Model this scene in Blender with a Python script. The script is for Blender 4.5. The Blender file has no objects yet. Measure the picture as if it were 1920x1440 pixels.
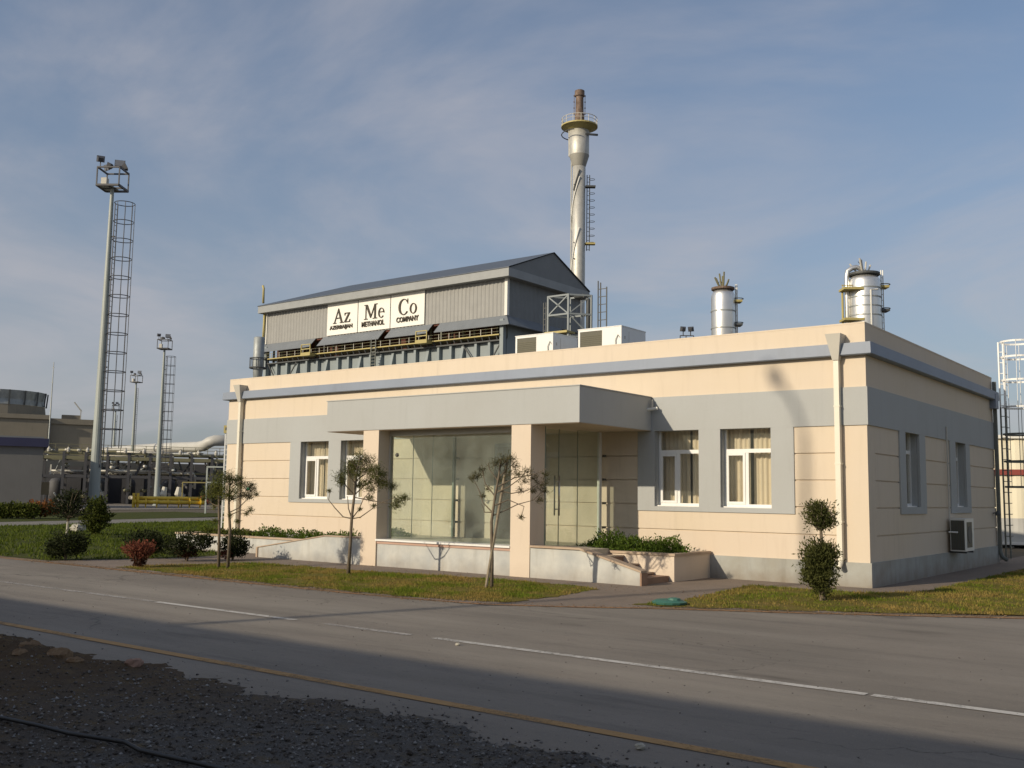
import bpy, math, random
import numpy as np
from mathutils import Vector, Matrix
random.seed(7); RNG = np.random.default_rng(7)
SC = bpy.context.scene
COL = SC.collection

# ------------------------------------------------------------------ camera
CAM = np.array([6.1527, -19.1582, 1.6333]); FOC = 1883.2
Fv = np.array([-0.60287967, 0.79025733, 0.1096789])
Rv = np.array([0.79594032, 0.60520115, 0.0145114])
Uv = np.array([0.05491006, -0.09604649, 0.99386114])
cd = bpy.data.cameras.new('camera'); co = bpy.data.objects.new('camera', cd); COL.objects.link(co)
cd.sensor_width = 36; cd.lens = FOC / 1920 * 36; cd.clip_start = 0.05; cd.clip_end = 6000
m = Matrix.Identity(4)
for i in range(3):
    m[i][0] = Rv[i]; m[i][1] = Uv[i]; m[i][2] = -Fv[i]; m[i][3] = CAM[i]
co.matrix_world = m
SC.camera = co

# ------------------------------------------------------------------ light
SUN = Vector((-0.291, -1.0, 0.425)).normalized()
sl = bpy.data.lights.new('sun', 'SUN'); sl.energy = 3.95; sl.angle = math.radians(0.6); sl.color = (1.0, 0.86, 0.66)
so = bpy.data.objects.new('sun', sl); COL.objects.link(so)
so.rotation_euler = (-SUN).to_track_quat('-Z', 'Y').to_euler(); so.location = (0, 0, 60)
W = bpy.data.worlds.new('World'); SC.world = W; W.use_nodes = True
nt = W.node_tree; nt.nodes.clear()
out = nt.nodes.new('ShaderNodeOutputWorld'); bg = nt.nodes.new('ShaderNodeBackground')
sky = nt.nodes.new('ShaderNodeTexSky'); sky.sky_type = 'NISHITA'; sky.sun_disc = False
sky.sun_elevation = math.asin(SUN.z); sky.sun_rotation = math.atan2(SUN.x, SUN.y)
sky.altitude = 0; sky.air_density = 1.0; sky.dust_density = 1.6; sky.ozone_density = 1.5
tc = nt.nodes.new('ShaderNodeTexCoord')
def wn(t): return nt.nodes.new(t)
def lk(a, b): nt.links.new(a, b)
# thin drifting cloud veil, projected on a flat layer
sep = wn('ShaderNodeSeparateXYZ'); lk(tc.outputs['Generated'], sep.inputs[0])
zz = wn('ShaderNodeMath'); zz.operation = 'MAXIMUM'; zz.inputs[1].default_value = 0.0; lk(sep.outputs['Z'], zz.inputs[0])
za = wn('ShaderNodeMath'); za.operation = 'ADD'; za.inputs[1].default_value = 0.22; lk(zz.outputs[0], za.inputs[0])
dx = wn('ShaderNodeMath'); dx.operation = 'DIVIDE'; lk(sep.outputs['X'], dx.inputs[0]); lk(za.outputs[0], dx.inputs[1])
dy = wn('ShaderNodeMath'); dy.operation = 'DIVIDE'; lk(sep.outputs['Y'], dy.inputs[0]); lk(za.outputs[0], dy.inputs[1])
cmb = wn('ShaderNodeCombineXYZ'); lk(dx.outputs[0], cmb.inputs[0]); lk(dy.outputs[0], cmb.inputs[1])
mp = wn('ShaderNodeMapping'); mp.inputs['Rotation'].default_value = (0, 0, 0.5); mp.inputs['Scale'].default_value = (1.0, 1.2, 1); mp.inputs['Location'].default_value = (1.7, 0.35, 0)
lk(cmb.outputs[0], mp.inputs[0])
n1 = wn('ShaderNodeTexNoise'); n1.inputs['Scale'].default_value = 1.1; n1.inputs['Detail'].default_value = 8; n1.inputs['Roughness'].default_value = 0.56; n1.inputs['Distortion'].default_value = 0.5
lk(mp.outputs[0], n1.inputs['Vector'])
n2 = wn('ShaderNodeTexNoise'); n2.inputs['Scale'].default_value = 2.6; n2.inputs['Detail'].default_value = 6; n2.inputs['Roughness'].default_value = 0.5
lk(mp.outputs[0], n2.inputs['Vector'])
r1 = wn('ShaderNodeMapRange'); r1.inputs['From Min'].default_value = 0.38; r1.inputs['From Max'].default_value = 0.68; r1.interpolation_type = 'SMOOTHSTEP'; lk(n1.outputs['Fac'], r1.inputs['Value'])
r2 = wn('ShaderNodeMapRange'); r2.inputs['From Min'].default_value = 0.3; r2.inputs['From Max'].default_value = 0.75; lk(n2.outputs['Fac'], r2.inputs['Value'])
r2.inputs['To Min'].default_value = 0.45; r2.inputs['To Max'].default_value = 1.0
mu = wn('ShaderNodeMath'); mu.operation = 'MULTIPLY'; lk(r1.outputs[0], mu.inputs[0]); lk(r2.outputs[0], mu.inputs[1])
# low haze towards the horizon
hz = wn('ShaderNodeMapRange'); hz.inputs['From Min'].default_value = 0.0; hz.inputs['From Max'].default_value = 0.40; hz.inputs['To Min'].default_value = 0.72; hz.inputs['To Max'].default_value = 0.22
lk(zz.outputs[0], hz.inputs['Value'])
tint = wn('ShaderNodeMix'); tint.data_type = 'RGBA'; tint.blend_type = 'MULTIPLY'; tint.inputs[0].default_value = 1.0
lk(sky.outputs[0], tint.inputs[6]); tint.inputs[7].default_value = (0.90, 0.965, 1.02, 1)
mh = wn('ShaderNodeMix'); mh.data_type = 'RGBA'; lk(hz.outputs[0], mh.inputs[0]); lk(tint.outputs[2], mh.inputs[6]); mh.inputs[7].default_value = (2.62, 2.74, 3.12, 1)
cl = wn('ShaderNodeMath'); cl.operation = 'MULTIPLY'; cl.inputs[1].default_value = 0.8; lk(mu.outputs[0], cl.inputs[0])
mc = wn('ShaderNodeMix'); mc.data_type = 'RGBA'; lk(cl.outputs[0], mc.inputs[0]); lk(mh.outputs[2], mc.inputs[6]); mc.inputs[7].default_value = (4.15, 4.02, 4.25, 1)
lk(mc.outputs[2], bg.inputs[0]); bg.inputs[1].default_value = 0.118; lk(bg.outputs[0], out.inputs[0])
SC.view_settings.view_transform = 'Standard'; SC.view_settings.look = 'None'; SC.view_settings.gamma = 1; SC.view_settings.exposure = 0.0
SC.view_settings.use_curve_mapping = False
SC.cycles.max_bounces = 7; SC.cycles.transparent_max_bounces = 16; SC.cycles.caustics_reflective = False; SC.cycles.caustics_refractive = False
SC.cycles.use_denoising = True

# ------------------------------------------------------------------ site survey helpers (world points from sight lines)
def ray(u, v): return Fv + Rv * (u - 960) / FOC - Uv * (v - 720) / FOC
def PL(u, v, ax, val):
    r = ray(u, v); return CAM + (val - CAM[ax]) / r[ax] * r
def PD(u, v, d):
    r = ray(u, v); return CAM + d / math.hypot(r[0], r[1]) * r

# ------------------------------------------------------------------ materials
def mat(name): 
    M = bpy.data.materials.new(name); M.use_nodes = True
    return M, M.node_tree, M.node_tree.nodes['Principled BSDF']
def noise(t, scale, detail=5, rough=.55, vec=None, dist=0):
    n = t.nodes.new('ShaderNodeTexNoise'); n.inputs['Scale'].default_value = scale; n.inputs['Detail'].default_value = detail
    n.inputs['Roughness'].default_value = rough; n.inputs['Distortion'].default_value = dist
    if vec is not None: t.links.new(vec, n.inputs['Vector'])
    return n
def ramp(t, src, a, b, lo=0., hi=1.):
    r = t.nodes.new('ShaderNodeMapRange'); r.inputs['From Min'].default_value = a; r.inputs['From Max'].default_value = b
    r.inputs['To Min'].default_value = lo; r.inputs['To Max'].default_value = hi; t.links.new(src, r.inputs['Value']); return r.outputs[0]
def mixc(t, fac, a, b, mode='MIX'):
    mx = t.nodes.new('ShaderNodeMix'); mx.data_type = 'RGBA'; mx.blend_type = mode
    for k, v in ((0, fac), (6, a), (7, b)):
        if isinstance(v, (int, float)): mx.inputs[k].default_value = v
        elif isinstance(v, tuple): mx.inputs[k].default_value = v + (1,) if len(v) == 3 else v
        else: t.links.new(v, mx.inputs[k])
    return mx.outputs[2]
def coords(t, scale=(1, 1, 1), obj=True):
    c = t.nodes.new('ShaderNodeTexCoord'); g = t.nodes.new('ShaderNodeNewGeometry'); mpp = t.nodes.new('ShaderNodeMapping'); mpp.inputs['Scale'].default_value = scale
    t.links.new(g.outputs['Position'], mpp.inputs[0]); return mpp.outputs[0]
def bump(t, p, src, strength=.3, dist=.01):
    b = t.nodes.new('ShaderNodeBump'); b.inputs['Strength'].default_value = strength; b.inputs['Distance'].default_value = dist
    t.links.new(src, b.inputs['Height']); t.links.new(b.outputs[0], p.inputs['Normal'])
def paint(name, c, rough=.75, c2=None, dirt=(.55, .5, .42), amt=.25, streak=.0, sc=.6, bs=.25, fine=90, metallic=0, bd=.004, grime=0):
    M, t, p = mat(name); v = coords(t)
    a = noise(t, sc, 6, .6, v); b = noise(t, fine, 3, .6, v); s = noise(t, 3.5, 7, .6, coords(t, (1.6, 1.6, .22)))
    c2 = c2 or tuple(x * .88 for x in c)
    col = mixc(t, ramp(t, a.outputs['Fac'], .35, .68), c, c2)
    col = mixc(t, ramp(t, b.outputs['Fac'], .3, .75, 0, .18), col, tuple(x * .6 for x in c))
    d = mixc(t, ramp(t, s.outputs['Fac'], .55, .8, 0, amt), col, dirt, 'MULTIPLY')
    if streak: d = mixc(t, ramp(t, s.outputs['Fac'], .45, .62, 0, streak), d, tuple(x * .62 for x in c))
    dr = noise(t, 1, 5, .6, coords(t, (6.5, 6.5, .55))); dm = noise(t, .5, 3, .5, v)
    if streak and not metallic:
        k_ = t.nodes.new('ShaderNodeMath'); k_.operation = 'MULTIPLY'; t.links.new(ramp(t, dr.outputs['Fac'], .56, .72), k_.inputs[0]); t.links.new(ramp(t, dm.outputs['Fac'], .42, .62), k_.inputs[1])
        k2_ = t.nodes.new('ShaderNodeMath'); k2_.operation = 'MULTIPLY'; k2_.inputs[1].default_value = .22; t.links.new(k_.outputs[0], k2_.inputs[0]); d = mixc(t, k2_.outputs[0], d, tuple(x * .6 for x in c))
    if grime:   # splashed dirt near the ground
        sp = t.nodes.new('ShaderNodeSeparateXYZ'); t.links.new(v, sp.inputs[0])
        am = noise(t, 2.2, 6, .65, v)
        h = t.nodes.new('ShaderNodeMath'); h.operation = 'MULTIPLY_ADD'; h.inputs[1].default_value = -.55; t.links.new(am.outputs['Fac'], h.inputs[0]); t.links.new(sp.outputs['Z'], h.inputs[2])
        d = mixc(t, ramp(t, h.outputs[0], -.28, .02, grime, 0), d, (.19, .135, .085))
    t.links.new(d, p.inputs['Base Color']); p.inputs['Roughness'].default_value = rough; p.inputs['Metallic'].default_value = metallic
    bump(t, p, b.outputs['Fac'], bs, bd); return M
def metal(name, c, rough=.4, met=.9, amt=.3, rust=0):
    M, t, p = mat(name); v = coords(t, (1, 1, .5)); a = noise(t, 2.5, 6, .6, v); f = noise(t, 14, 4, .6, v)
    col = mixc(t, ramp(t, a.outputs['Fac'], .35, .7, 0, 1), c, tuple(x * (1 - amt) for x in c))
    if rust: col = mixc(t, ramp(t, f.outputs['Fac'], .52, .66, 0, rust), col, (.16, .065, .025))
    t.links.new(col, p.inputs['Base Color']); p.inputs['Metallic'].default_value = met
    t.links.new(ramp(t, f.outputs['Fac'], .3, .7, rough * .8, rough * 1.25), p.inputs['Roughness']); return M
def flat(name, c, rough=.6, metallic=0, amt=.12):
    return paint(name, c, rough, c2=tuple(x * (1 - amt) for x in c), amt=.2, bs=.08, metallic=metallic)
def glass(name, tintc, ior=1.45, gl=1.0, dust_haze=(.01, .05)):
    M = bpy.data.materials.new(name); M.use_nodes = True; t = M.node_tree; t.nodes.clear()
    o = t.nodes.new('ShaderNodeOutputMaterial'); tr = t.nodes.new('ShaderNodeBsdfTransparent'); tr.inputs[0].default_value = tintc + (1,)
    g = t.nodes.new('ShaderNodeBsdfGlossy'); g.inputs['Roughness'].default_value = .02; g.inputs[0].default_value = (gl, gl, gl, 1)
    lw = t.nodes.new('ShaderNodeLayerWeight'); lw.inputs[0].default_value = .5
    f1 = t.nodes.new('ShaderNodeMath'); f1.operation = 'POWER'; f1.inputs[1].default_value = 5; t.links.new(lw.outputs['Facing'], f1.inputs[0])
    f2 = t.nodes.new('ShaderNodeMath'); f2.operation = 'MULTIPLY_ADD'; f2.inputs[1].default_value = .95; f2.inputs[2].default_value = .04 if ior < 1.49 else .045; t.links.new(f1.outputs[0], f2.inputs[0])
    mx = t.nodes.new('ShaderNodeMixShader')
    df = t.nodes.new('ShaderNodeBsdfDiffuse'); df.inputs[0].default_value = (.62, .68, .62, 1)   # dust film; in the green glass it also imitates reflected haze
    v = coords(t); n = noise(t, 1.3, 6, .6, v); mx2 = t.nodes.new('ShaderNodeMixShader'); t.links.new(ramp(t, n.outputs['Fac'], .3, .75, dust_haze[0], dust_haze[1]), mx2.inputs[0])
    t.links.new(tr.outputs[0], mx2.inputs[1]); t.links.new(df.outputs[0], mx2.inputs[2])
    t.links.new(f2.outputs[0], mx.inputs[0]); t.links.new(mx2.outputs[0], mx.inputs[1]); t.links.new(g.outputs[0], mx.inputs[2]); t.links.new(mx.outputs[0], o.inputs[0])
    return M
def leafmat(name, c1, c2, c3=None, trans=.25):
    M, t, p = mat(name); g = t.nodes.new('ShaderNodeNewGeometry'); v = coords(t); n = noise(t, 3.0, 4, .6, v)
    col = mixc(t, g.outputs['Random Per Island'], c1, c2); col = mixc(t, ramp(t, n.outputs['Fac'], .35, .7, 0, .7), col, c3 or tuple(x * .5 for x in c1))
    t.links.new(col, p.inputs['Base Color']); p.inputs['Roughness'].default_value = .65; p.inputs['Specular IOR Level'].default_value = .08
    tr = t.nodes.new('ShaderNodeBsdfTranslucent'); t.links.new(col, tr.inputs[0]); mx = t.nodes.new('ShaderNodeMixShader'); mx.inputs[0].default_value = trans
    o = t.nodes['Material Output']; t.links.new(p.outputs[0], mx.inputs[1]); t.links.new(tr.outputs[0], mx.inputs[2]); t.links.new(mx.outputs[0], o.inputs[0]); return M

CREAM = paint('cream_plaster', (.66, .565, .447), .85, c2=(.655, .555, .422), amt=.14, sc=.7, bs=.3, streak=.035)
CREAML = paint('cream_plaster_low', (.66, .562, .45), .85, c2=(.65, .545, .425), amt=.2, sc=.8, bs=.3, grime=.12)
GREY = paint('grey_plaster', (.41, .425, .42), .85, c2=(.39, .40, .39), amt=.10, sc=.6, bs=.3, streak=.015)
PLINTH = paint('plinth_plaster', (.40, .41, .385), .9, c2=(.33, .32, .275), dirt=(.5, .45, .36), amt=.5, sc=1.4, bs=.4, streak=.2, grime=.5)
STAIN = paint('stained_white_plaster', (.56, .56, .52), .9, c2=(.40, .42, .42), dirt=(.55, .5, .42), amt=.4, sc=1.7, bs=.4, streak=.14, grime=.35)
BLUE = flat('slate_blue_metal', (.235, .275, .345), .55)
SOFFIT = flat('bounce_tan_soffit', (.52, .42, .32), .8)  # tan warmth of light bounced up from below is put into this colour
TANST = paint('tan_coping_stone', (.47, .37, .27), .8, c2=(.38, .28, .2), amt=.4, sc=3, bs=.3)
STEPM = paint('brown_step_stone', (.33, .21, .14), .8, c2=(.25, .15, .1), amt=.4, sc=4, bs=.3)
PINK = flat('pink_sill_stone', (.50, .33, .26), .7)
WHITE = flat('white_plastic', (.80, .80, .77), .4, amt=.04)
WHITEP = flat('white_painted_metal', (.74, .73, .67), .5, amt=.08)
PIPEM = flat('cream_downpipe_metal', (.74, .70, .58), .45, amt=.06)
HOPM = flat('hopper_metal', (.55, .53, .47), .5, amt=.1)
CURT = flat('curtain_fabric', (.82, .73, .59), .95, amt=.08)
DARK = flat('dark_interior', (.035, .032, .03), .9)
DOORB = flat('dark_doorway_brown', (.022, .012, .008), .35)  # near-black brown: dark doorway and its reflection put into the door colour
ROOMW = flat('room_wall', (.45, .38, .28), .9)
FLOORM = flat('pale_tile', (.50, .45, .36), .5)
WGLASS = glass('window_glass', (.93, .93, .90), 1.5)
GGLASS = glass('green_glass', (.93, .965, .94), 1.48, dust_haze=(.03, .12))
GEDGE = flat('glass_edge_strip', (.20, .24, .20), .3)
STEEL = metal('brushed_steel', (.55, .54, .50), .35, .95)
CLIP = flat('dark_clip_metal', (.10, .10, .09), .4)
GALV = metal('galvanized_steel', (.36, .385, .38), .55, .3)
MASTM = flat('mast_grey_paint', (.34, .375, .35), .5)
DKSTEEL = flat('dark_steel', (.07, .075, .075), .6)
LAMPM = flat('floodlight_housing', (.06, .062, .07), .5)
YELLOW = flat('yellow_paint', (.44, .37, .14), .6)
YEL2 = flat('bright_yellow_paint', (.72, .50, .05), .55)
RED = flat('red_paint', (.27, .055, .04), .6)
ALU = metal('aluminium_cladding', (.80, .79, .75), .36, .85, .1)
ALU2 = metal('dull_stack_metal', (.56, .55, .50), .55, .5, .2)
RUSTY = metal('burnt_rusty_metal', (.22, .165, .13), .7, .4, .6, rust=.8)
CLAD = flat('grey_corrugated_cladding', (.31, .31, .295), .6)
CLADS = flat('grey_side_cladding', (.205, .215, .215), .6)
FASCIA = flat('fascia_metal', (.30, .315, .315), .55)
SKIRT = flat('skirt_metal', (.19, .21, .23), .55)
ROOFM = flat('slate_roof_sheet', (.085, .105, .135), .5)
PANELS = flat('reformer_steel_panel', (.25, .29, .30), .6)
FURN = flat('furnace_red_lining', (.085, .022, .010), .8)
SIGNM = flat('sign_board_white', (.84, .82, .75), .6, amt=.03)
LETTER = flat('letter_brown_black', (.055, .045, .03), .7)
NAVY = flat('navy_trim', (.03, .032, .08), .6)
CONC = paint('far_concrete', (.25, .225, .175), .9, amt=.4, sc=.25, bs=.3)
BLOCKW = paint('grey_block_wall', (.17, .168, .16), .9, amt=.2, sc=.4)
RACKM = flat('rack_steel', (.075, .075, .08), .7)
RACKG = flat('rack_olive_steel', (.20, .19, .11), .7)
PIPEW = flat('lagged_pipe_white', (.60, .58, .50), .55)
GRILLE = flat('dark_grille', (.10, .095, .065), .6)
CREAMSHED = flat('cream_shed_sheet', (.80, .74, .56), .6, amt=.05)
GREYSHED = flat('grey_shed_sheet', (.50, .50, .47), .6)
LADM = flat('ladder_grey_green_paint', (.15, .16, .14), .6)
GREENS = flat('green_plate', (.02, .26, .13), .4)
TEAL = flat('teal_plastic', (.045, .15, .115), .6)
BARK = paint('pine_bark', (.20, .16, .11), .95, c2=(.12, .095, .07), amt=.5, sc=9, bs=.8, fine=60, bd=.01)
BARKP = paint('pale_stake_bark', (.33, .28, .20), .95, c2=(.2, .16, .11), amt=.4, sc=9, bs=.8, fine=60, bd=.01)
NEEDLE = leafmat('pine_needles', (.075, .09, .025), (.15, .15, .045), (.045, .052, .018))
NEEDLEY = leafmat('yellow_green_needles', (.13, .15, .03), (.17, .16, .05), (.08, .10, .025))
NEEDLEB = leafmat('dry_needles', (.12, .10, .045), (.075, .08, .028), (.06, .055, .025))
LEAF = leafmat('shrub_leaves', (.07, .125, .018), (.14, .19, .03), (.03, .06, .012), .35)
LEAFD = leafmat('dark_shrub_leaves', (.026, .034, .014), (.045, .055, .02), (.013, .017, .009))
LEAFM = leafmat('juniper_leaves', (.085, .095, .028), (.14, .14, .045), (.04, .05, .015), .35)
LEAFY = leafmat('hedge_leaves', (.07, .095, .015), (.11, .12, .025), (.03, .04, .01))
LEAFR = leafmat('red_shrub_leaves', (.24, .07, .045), (.17, .075, .045), (.12, .045, .03))
LEAFO = leafmat('orange_hedge_leaves', (.30, .11, .03), (.22, .09, .03), (.12, .06, .02))
LEAFBR = leafmat('maroon_leaves', (.10, .035, .022), (.07, .05, .025), (.05, .02, .014))

def asphalt():
    M, t, p = mat('worn_asphalt'); v = coords(t); vs = coords(t, (.16, 1.0, 1))
    a = noise(t, .9, 7, .62, vs); b = noise(t, .35, 5, .6, v); f = noise(t, 130, 2, .6, v); g = noise(t, 34, 3, .7, v); w = noise(t, 2.2, 8, .7, vs)
    col = mixc(t, ramp(t, b.outputs['Fac'], .35, .65), (.19, .171, .146), (.235, .208, .176))
    col = mixc(t, ramp(t, a.outputs['Fac'], .46, .66, 0, .7), col, (.285, .258, .22))
    col = mixc(t, ramp(t, w.outputs['Fac'], .53, .7, 0, .65), col, (.125, .114, .10))
    col = mixc(t, ramp(t, f.outputs['Fac'], .45, .7, 0, .45), col, (.10, .092, .085))
    col = mixc(t, ramp(t, g.outputs['Fac'], .60, .72, 0, .5), col, (.34, .315, .27)); k1 = noise(t, 15, 5, .75, coords(t, (.5, 1, 1))); col = mixc(t, ramp(t, k1.outputs['Fac'], .56, .70, 0, .45), col, (.095, .086, .076))
    k2 = noise(t, .55, 3, .45, coords(t, (.55, 1.3, 1)), 1.2); col = mixc(t, ramp(t, k2.outputs['Fac'], .66, .73, 0, .55), col, (.09, .08, .068)); k3 = noise(t, .28, 6, .6, coords(t, (.2, 2.2, 1))); col = mixc(t, ramp(t, k3.outputs['Fac'], .52, .66, 0, .45), col, (.31, .28, .235))
    vo = t.nodes.new('ShaderNodeTexVoronoi'); vo.feature = 'DISTANCE_TO_EDGE'; vo.inputs['Scale'].default_value = .33
    dn = noise(t, 1.2, 5, .6, v); ad = t.nodes.new('ShaderNodeVectorMath'); ad.operation = 'MULTIPLY_ADD'; t.links.new(dn.outputs['Color'], ad.inputs[0]); ad.inputs[1].default_value = (1.3, 1.3, 0); t.links.new(v, ad.inputs[2]); t.links.new(ad.outputs[0], vo.inputs['Vector'])
    cm = noise(t, .22, 3, .5, v)
    ck = t.nodes.new('ShaderNodeMath'); ck.operation = 'MULTIPLY'; t.links.new(ramp(t, vo.outputs['Distance'], .0, .007, .55, 0), ck.inputs[0]); t.links.new(ramp(t, cm.outputs['Fac'], .5, .6), ck.inputs[1])
    col = mixc(t, ck.outputs[0], col, (.03, .028, .026))
    t.links.new(col, p.inputs['Base Color']); p.inputs['Roughness'].default_value = .88; p.inputs['Specular IOR Level'].default_value = .2
    bump(t, p, f.outputs['Fac'], .6, .006); return M
ASPH = asphalt()
def soilmat(name, cs, sc=6):
    M, t, p = mat(name); v = coords(t); a = noise(t, .8, 6, .65, v); f = noise(t, 60, 3, .7, v); g = noise(t, sc, 5, .7, v)
    col = mixc(t, ramp(t, a.outputs['Fac'], .38, .62), cs[0], cs[1]); col = mixc(t, ramp(t, g.outputs['Fac'], .45, .7, 0, .8), col, cs[2])
    col = mixc(t, ramp(t, f.outputs['Fac'], .5, .75, 0, .5), col, tuple(x * .4 for x in cs[0]))
    t.links.new(col, p.inputs['Base Color']); p.inputs['Roughness'].default_value = .95; p.inputs['Specular IOR Level'].default_value = .08
    ad = t.nodes.new('ShaderNodeMath'); ad.operation = 'ADD'; t.links.new(g.outputs['Fac'], ad.inputs[0]); t.links.new(f.outputs['Fac'], ad.inputs[1]); bump(t, p, ad.outputs[0], .7, .015); return M
GROUND = soilmat('dusty_ground', ((.13, .115, .09), (.16, .14, .11), (.10, .085, .065)))
SOIL0 = soilmat('dark_gravel_soil', ((.058, .042, .028), (.075, .070, .065), (.085, .062, .034)), 9)
def shouldermat():
    M, t, p = mat('shoulder_earth'); v = coords(t); a = noise(t, .9, 6, .65, v); f = noise(t, 55, 4, .75, v); g = noise(t, 7, 6, .7, v)
    sp = t.nodes.new('ShaderNodeSeparateXYZ'); t.links.new(v, sp.inputs[0]); m_ = t.nodes.new('ShaderNodeMath'); m_.operation = 'MULTIPLY_ADD'; m_.inputs[1].default_value = 5.0; t.links.new(a.outputs['Fac'], m_.inputs[0]); t.links.new(sp.outputs['X'], m_.inputs[2])
    col = mixc(t, ramp(t, m_.outputs[0], -.2, 3.6), (.092, .064, .040), (.12, .115, .108)); col = mixc(t, ramp(t, g.outputs['Fac'], .5, .68, 0, .7), col, (.15, .11, .055))
    col = mixc(t, ramp(t, f.outputs['Fac'], .48, .72, 0, .7), col, (.040, .032, .026)); t.links.new(col, p.inputs['Base Color']); p.inputs['Roughness'].default_value = .95; p.inputs['Specular IOR Level'].default_value = .08
    ad = t.nodes.new('ShaderNodeMath'); ad.operation = 'ADD'; t.links.new(g.outputs['Fac'], ad.inputs[0]); t.links.new(f.outputs['Fac'], ad.inputs[1]); bump(t, p, ad.outputs[0], .9, .02); return M
SOIL = shouldermat()
LAWNM = soilmat('lawn_soil', ((.14, .125, .025), (.20, .145, .045), (.09, .105, .018)), 7)
LAWNF = soilmat('far_lawn', ((.06, .075, .02), (.075, .08, .025), (.045, .055, .016)), 3)
SAND = soilmat('sandy_verge', ((.24, .19, .13), (.20, .155, .105), (.17, .125, .085)), 9)
PAVE = None
def pavemat():
    M, t, p = mat('worn_pavers'); v = coords(t); br = t.nodes.new('ShaderNodeTexBrick'); br.inputs['Scale'].default_value = 5.0; br.inputs['Mortar Size'].default_value = .015
    br.inputs['Color1'].default_value = (.235, .18, .14, 1); br.inputs['Color2'].default_value = (.205, .165, .135, 1); br.inputs['Mortar'].default_value = (.12, .095, .07, 1); t.links.new(v, br.inputs['Vector'])
    a = noise(t, 1.5, 7, .65, v); f = noise(t, 70, 3, .6, v)
    col = mixc(t, ramp(t, a.outputs['Fac'], .42, .68, 0, .75), br.outputs['Color'], (.16, .125, .095)); col = mixc(t, ramp(t, f.outputs['Fac'], .5, .8, 0, .4), col, (.08, .065, .05))
    t.links.new(col, p.inputs['Base Color']); p.inputs['Roughness'].default_value = .9; bump(t, p, br.outputs['Fac'], -.4, .004); return M
PAVE = pavemat()
def linemat(name, c, lo, hi):
    M, t, p = mat(name); v = coords(t); n = noise(t, 9, 8, .75, v); n2 = noise(t, .9, 3, .5, v); f = noise(t, 60, 3, .6, v)
    p.inputs['Base Color'].default_value = c + (1,); p.inputs['Roughness'].default_value = .8
    ad = t.nodes.new('ShaderNodeMath'); ad.operation = 'ADD'; t.links.new(n.outputs['Fac'], ad.inputs[0]); t.links.new(n2.outputs['Fac'], ad.inputs[1])
    ad2 = t.nodes.new('ShaderNodeMath'); ad2.operation = 'MULTIPLY_ADD'; ad2.inputs[1].default_value = .5; t.links.new(f.outputs['Fac'], ad2.inputs[0]); t.links.new(ad.outputs[0], ad2.inputs[2])
    tr = t.nodes.new('ShaderNodeBsdfTransparent'); mx = t.nodes.new('ShaderNodeMixShader'); t.links.new(ramp(t, ad2.outputs[0], lo, hi), mx.inputs[0])
    t.links.new(p.outputs[0], mx.inputs[1]); t.links.new(tr.outputs[0], mx.inputs[2]); t.links.new(mx.outputs[0], t.nodes['Material Output'].inputs[0]); return M
LWHITE = linemat('white_road_paint', (.50, .48, .44), 1.17, 1.55)
LFADE = linemat('faded_white_road_paint', (.38, .36, .33), 1.1, 1.5)
LORNG = linemat('orange_road_paint', (.36, .21, .075), 1.2, 1.75)
LORNF = linemat('faded_orange_road_paint', (.40, .20, .08), 1.15, 1.6)

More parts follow.
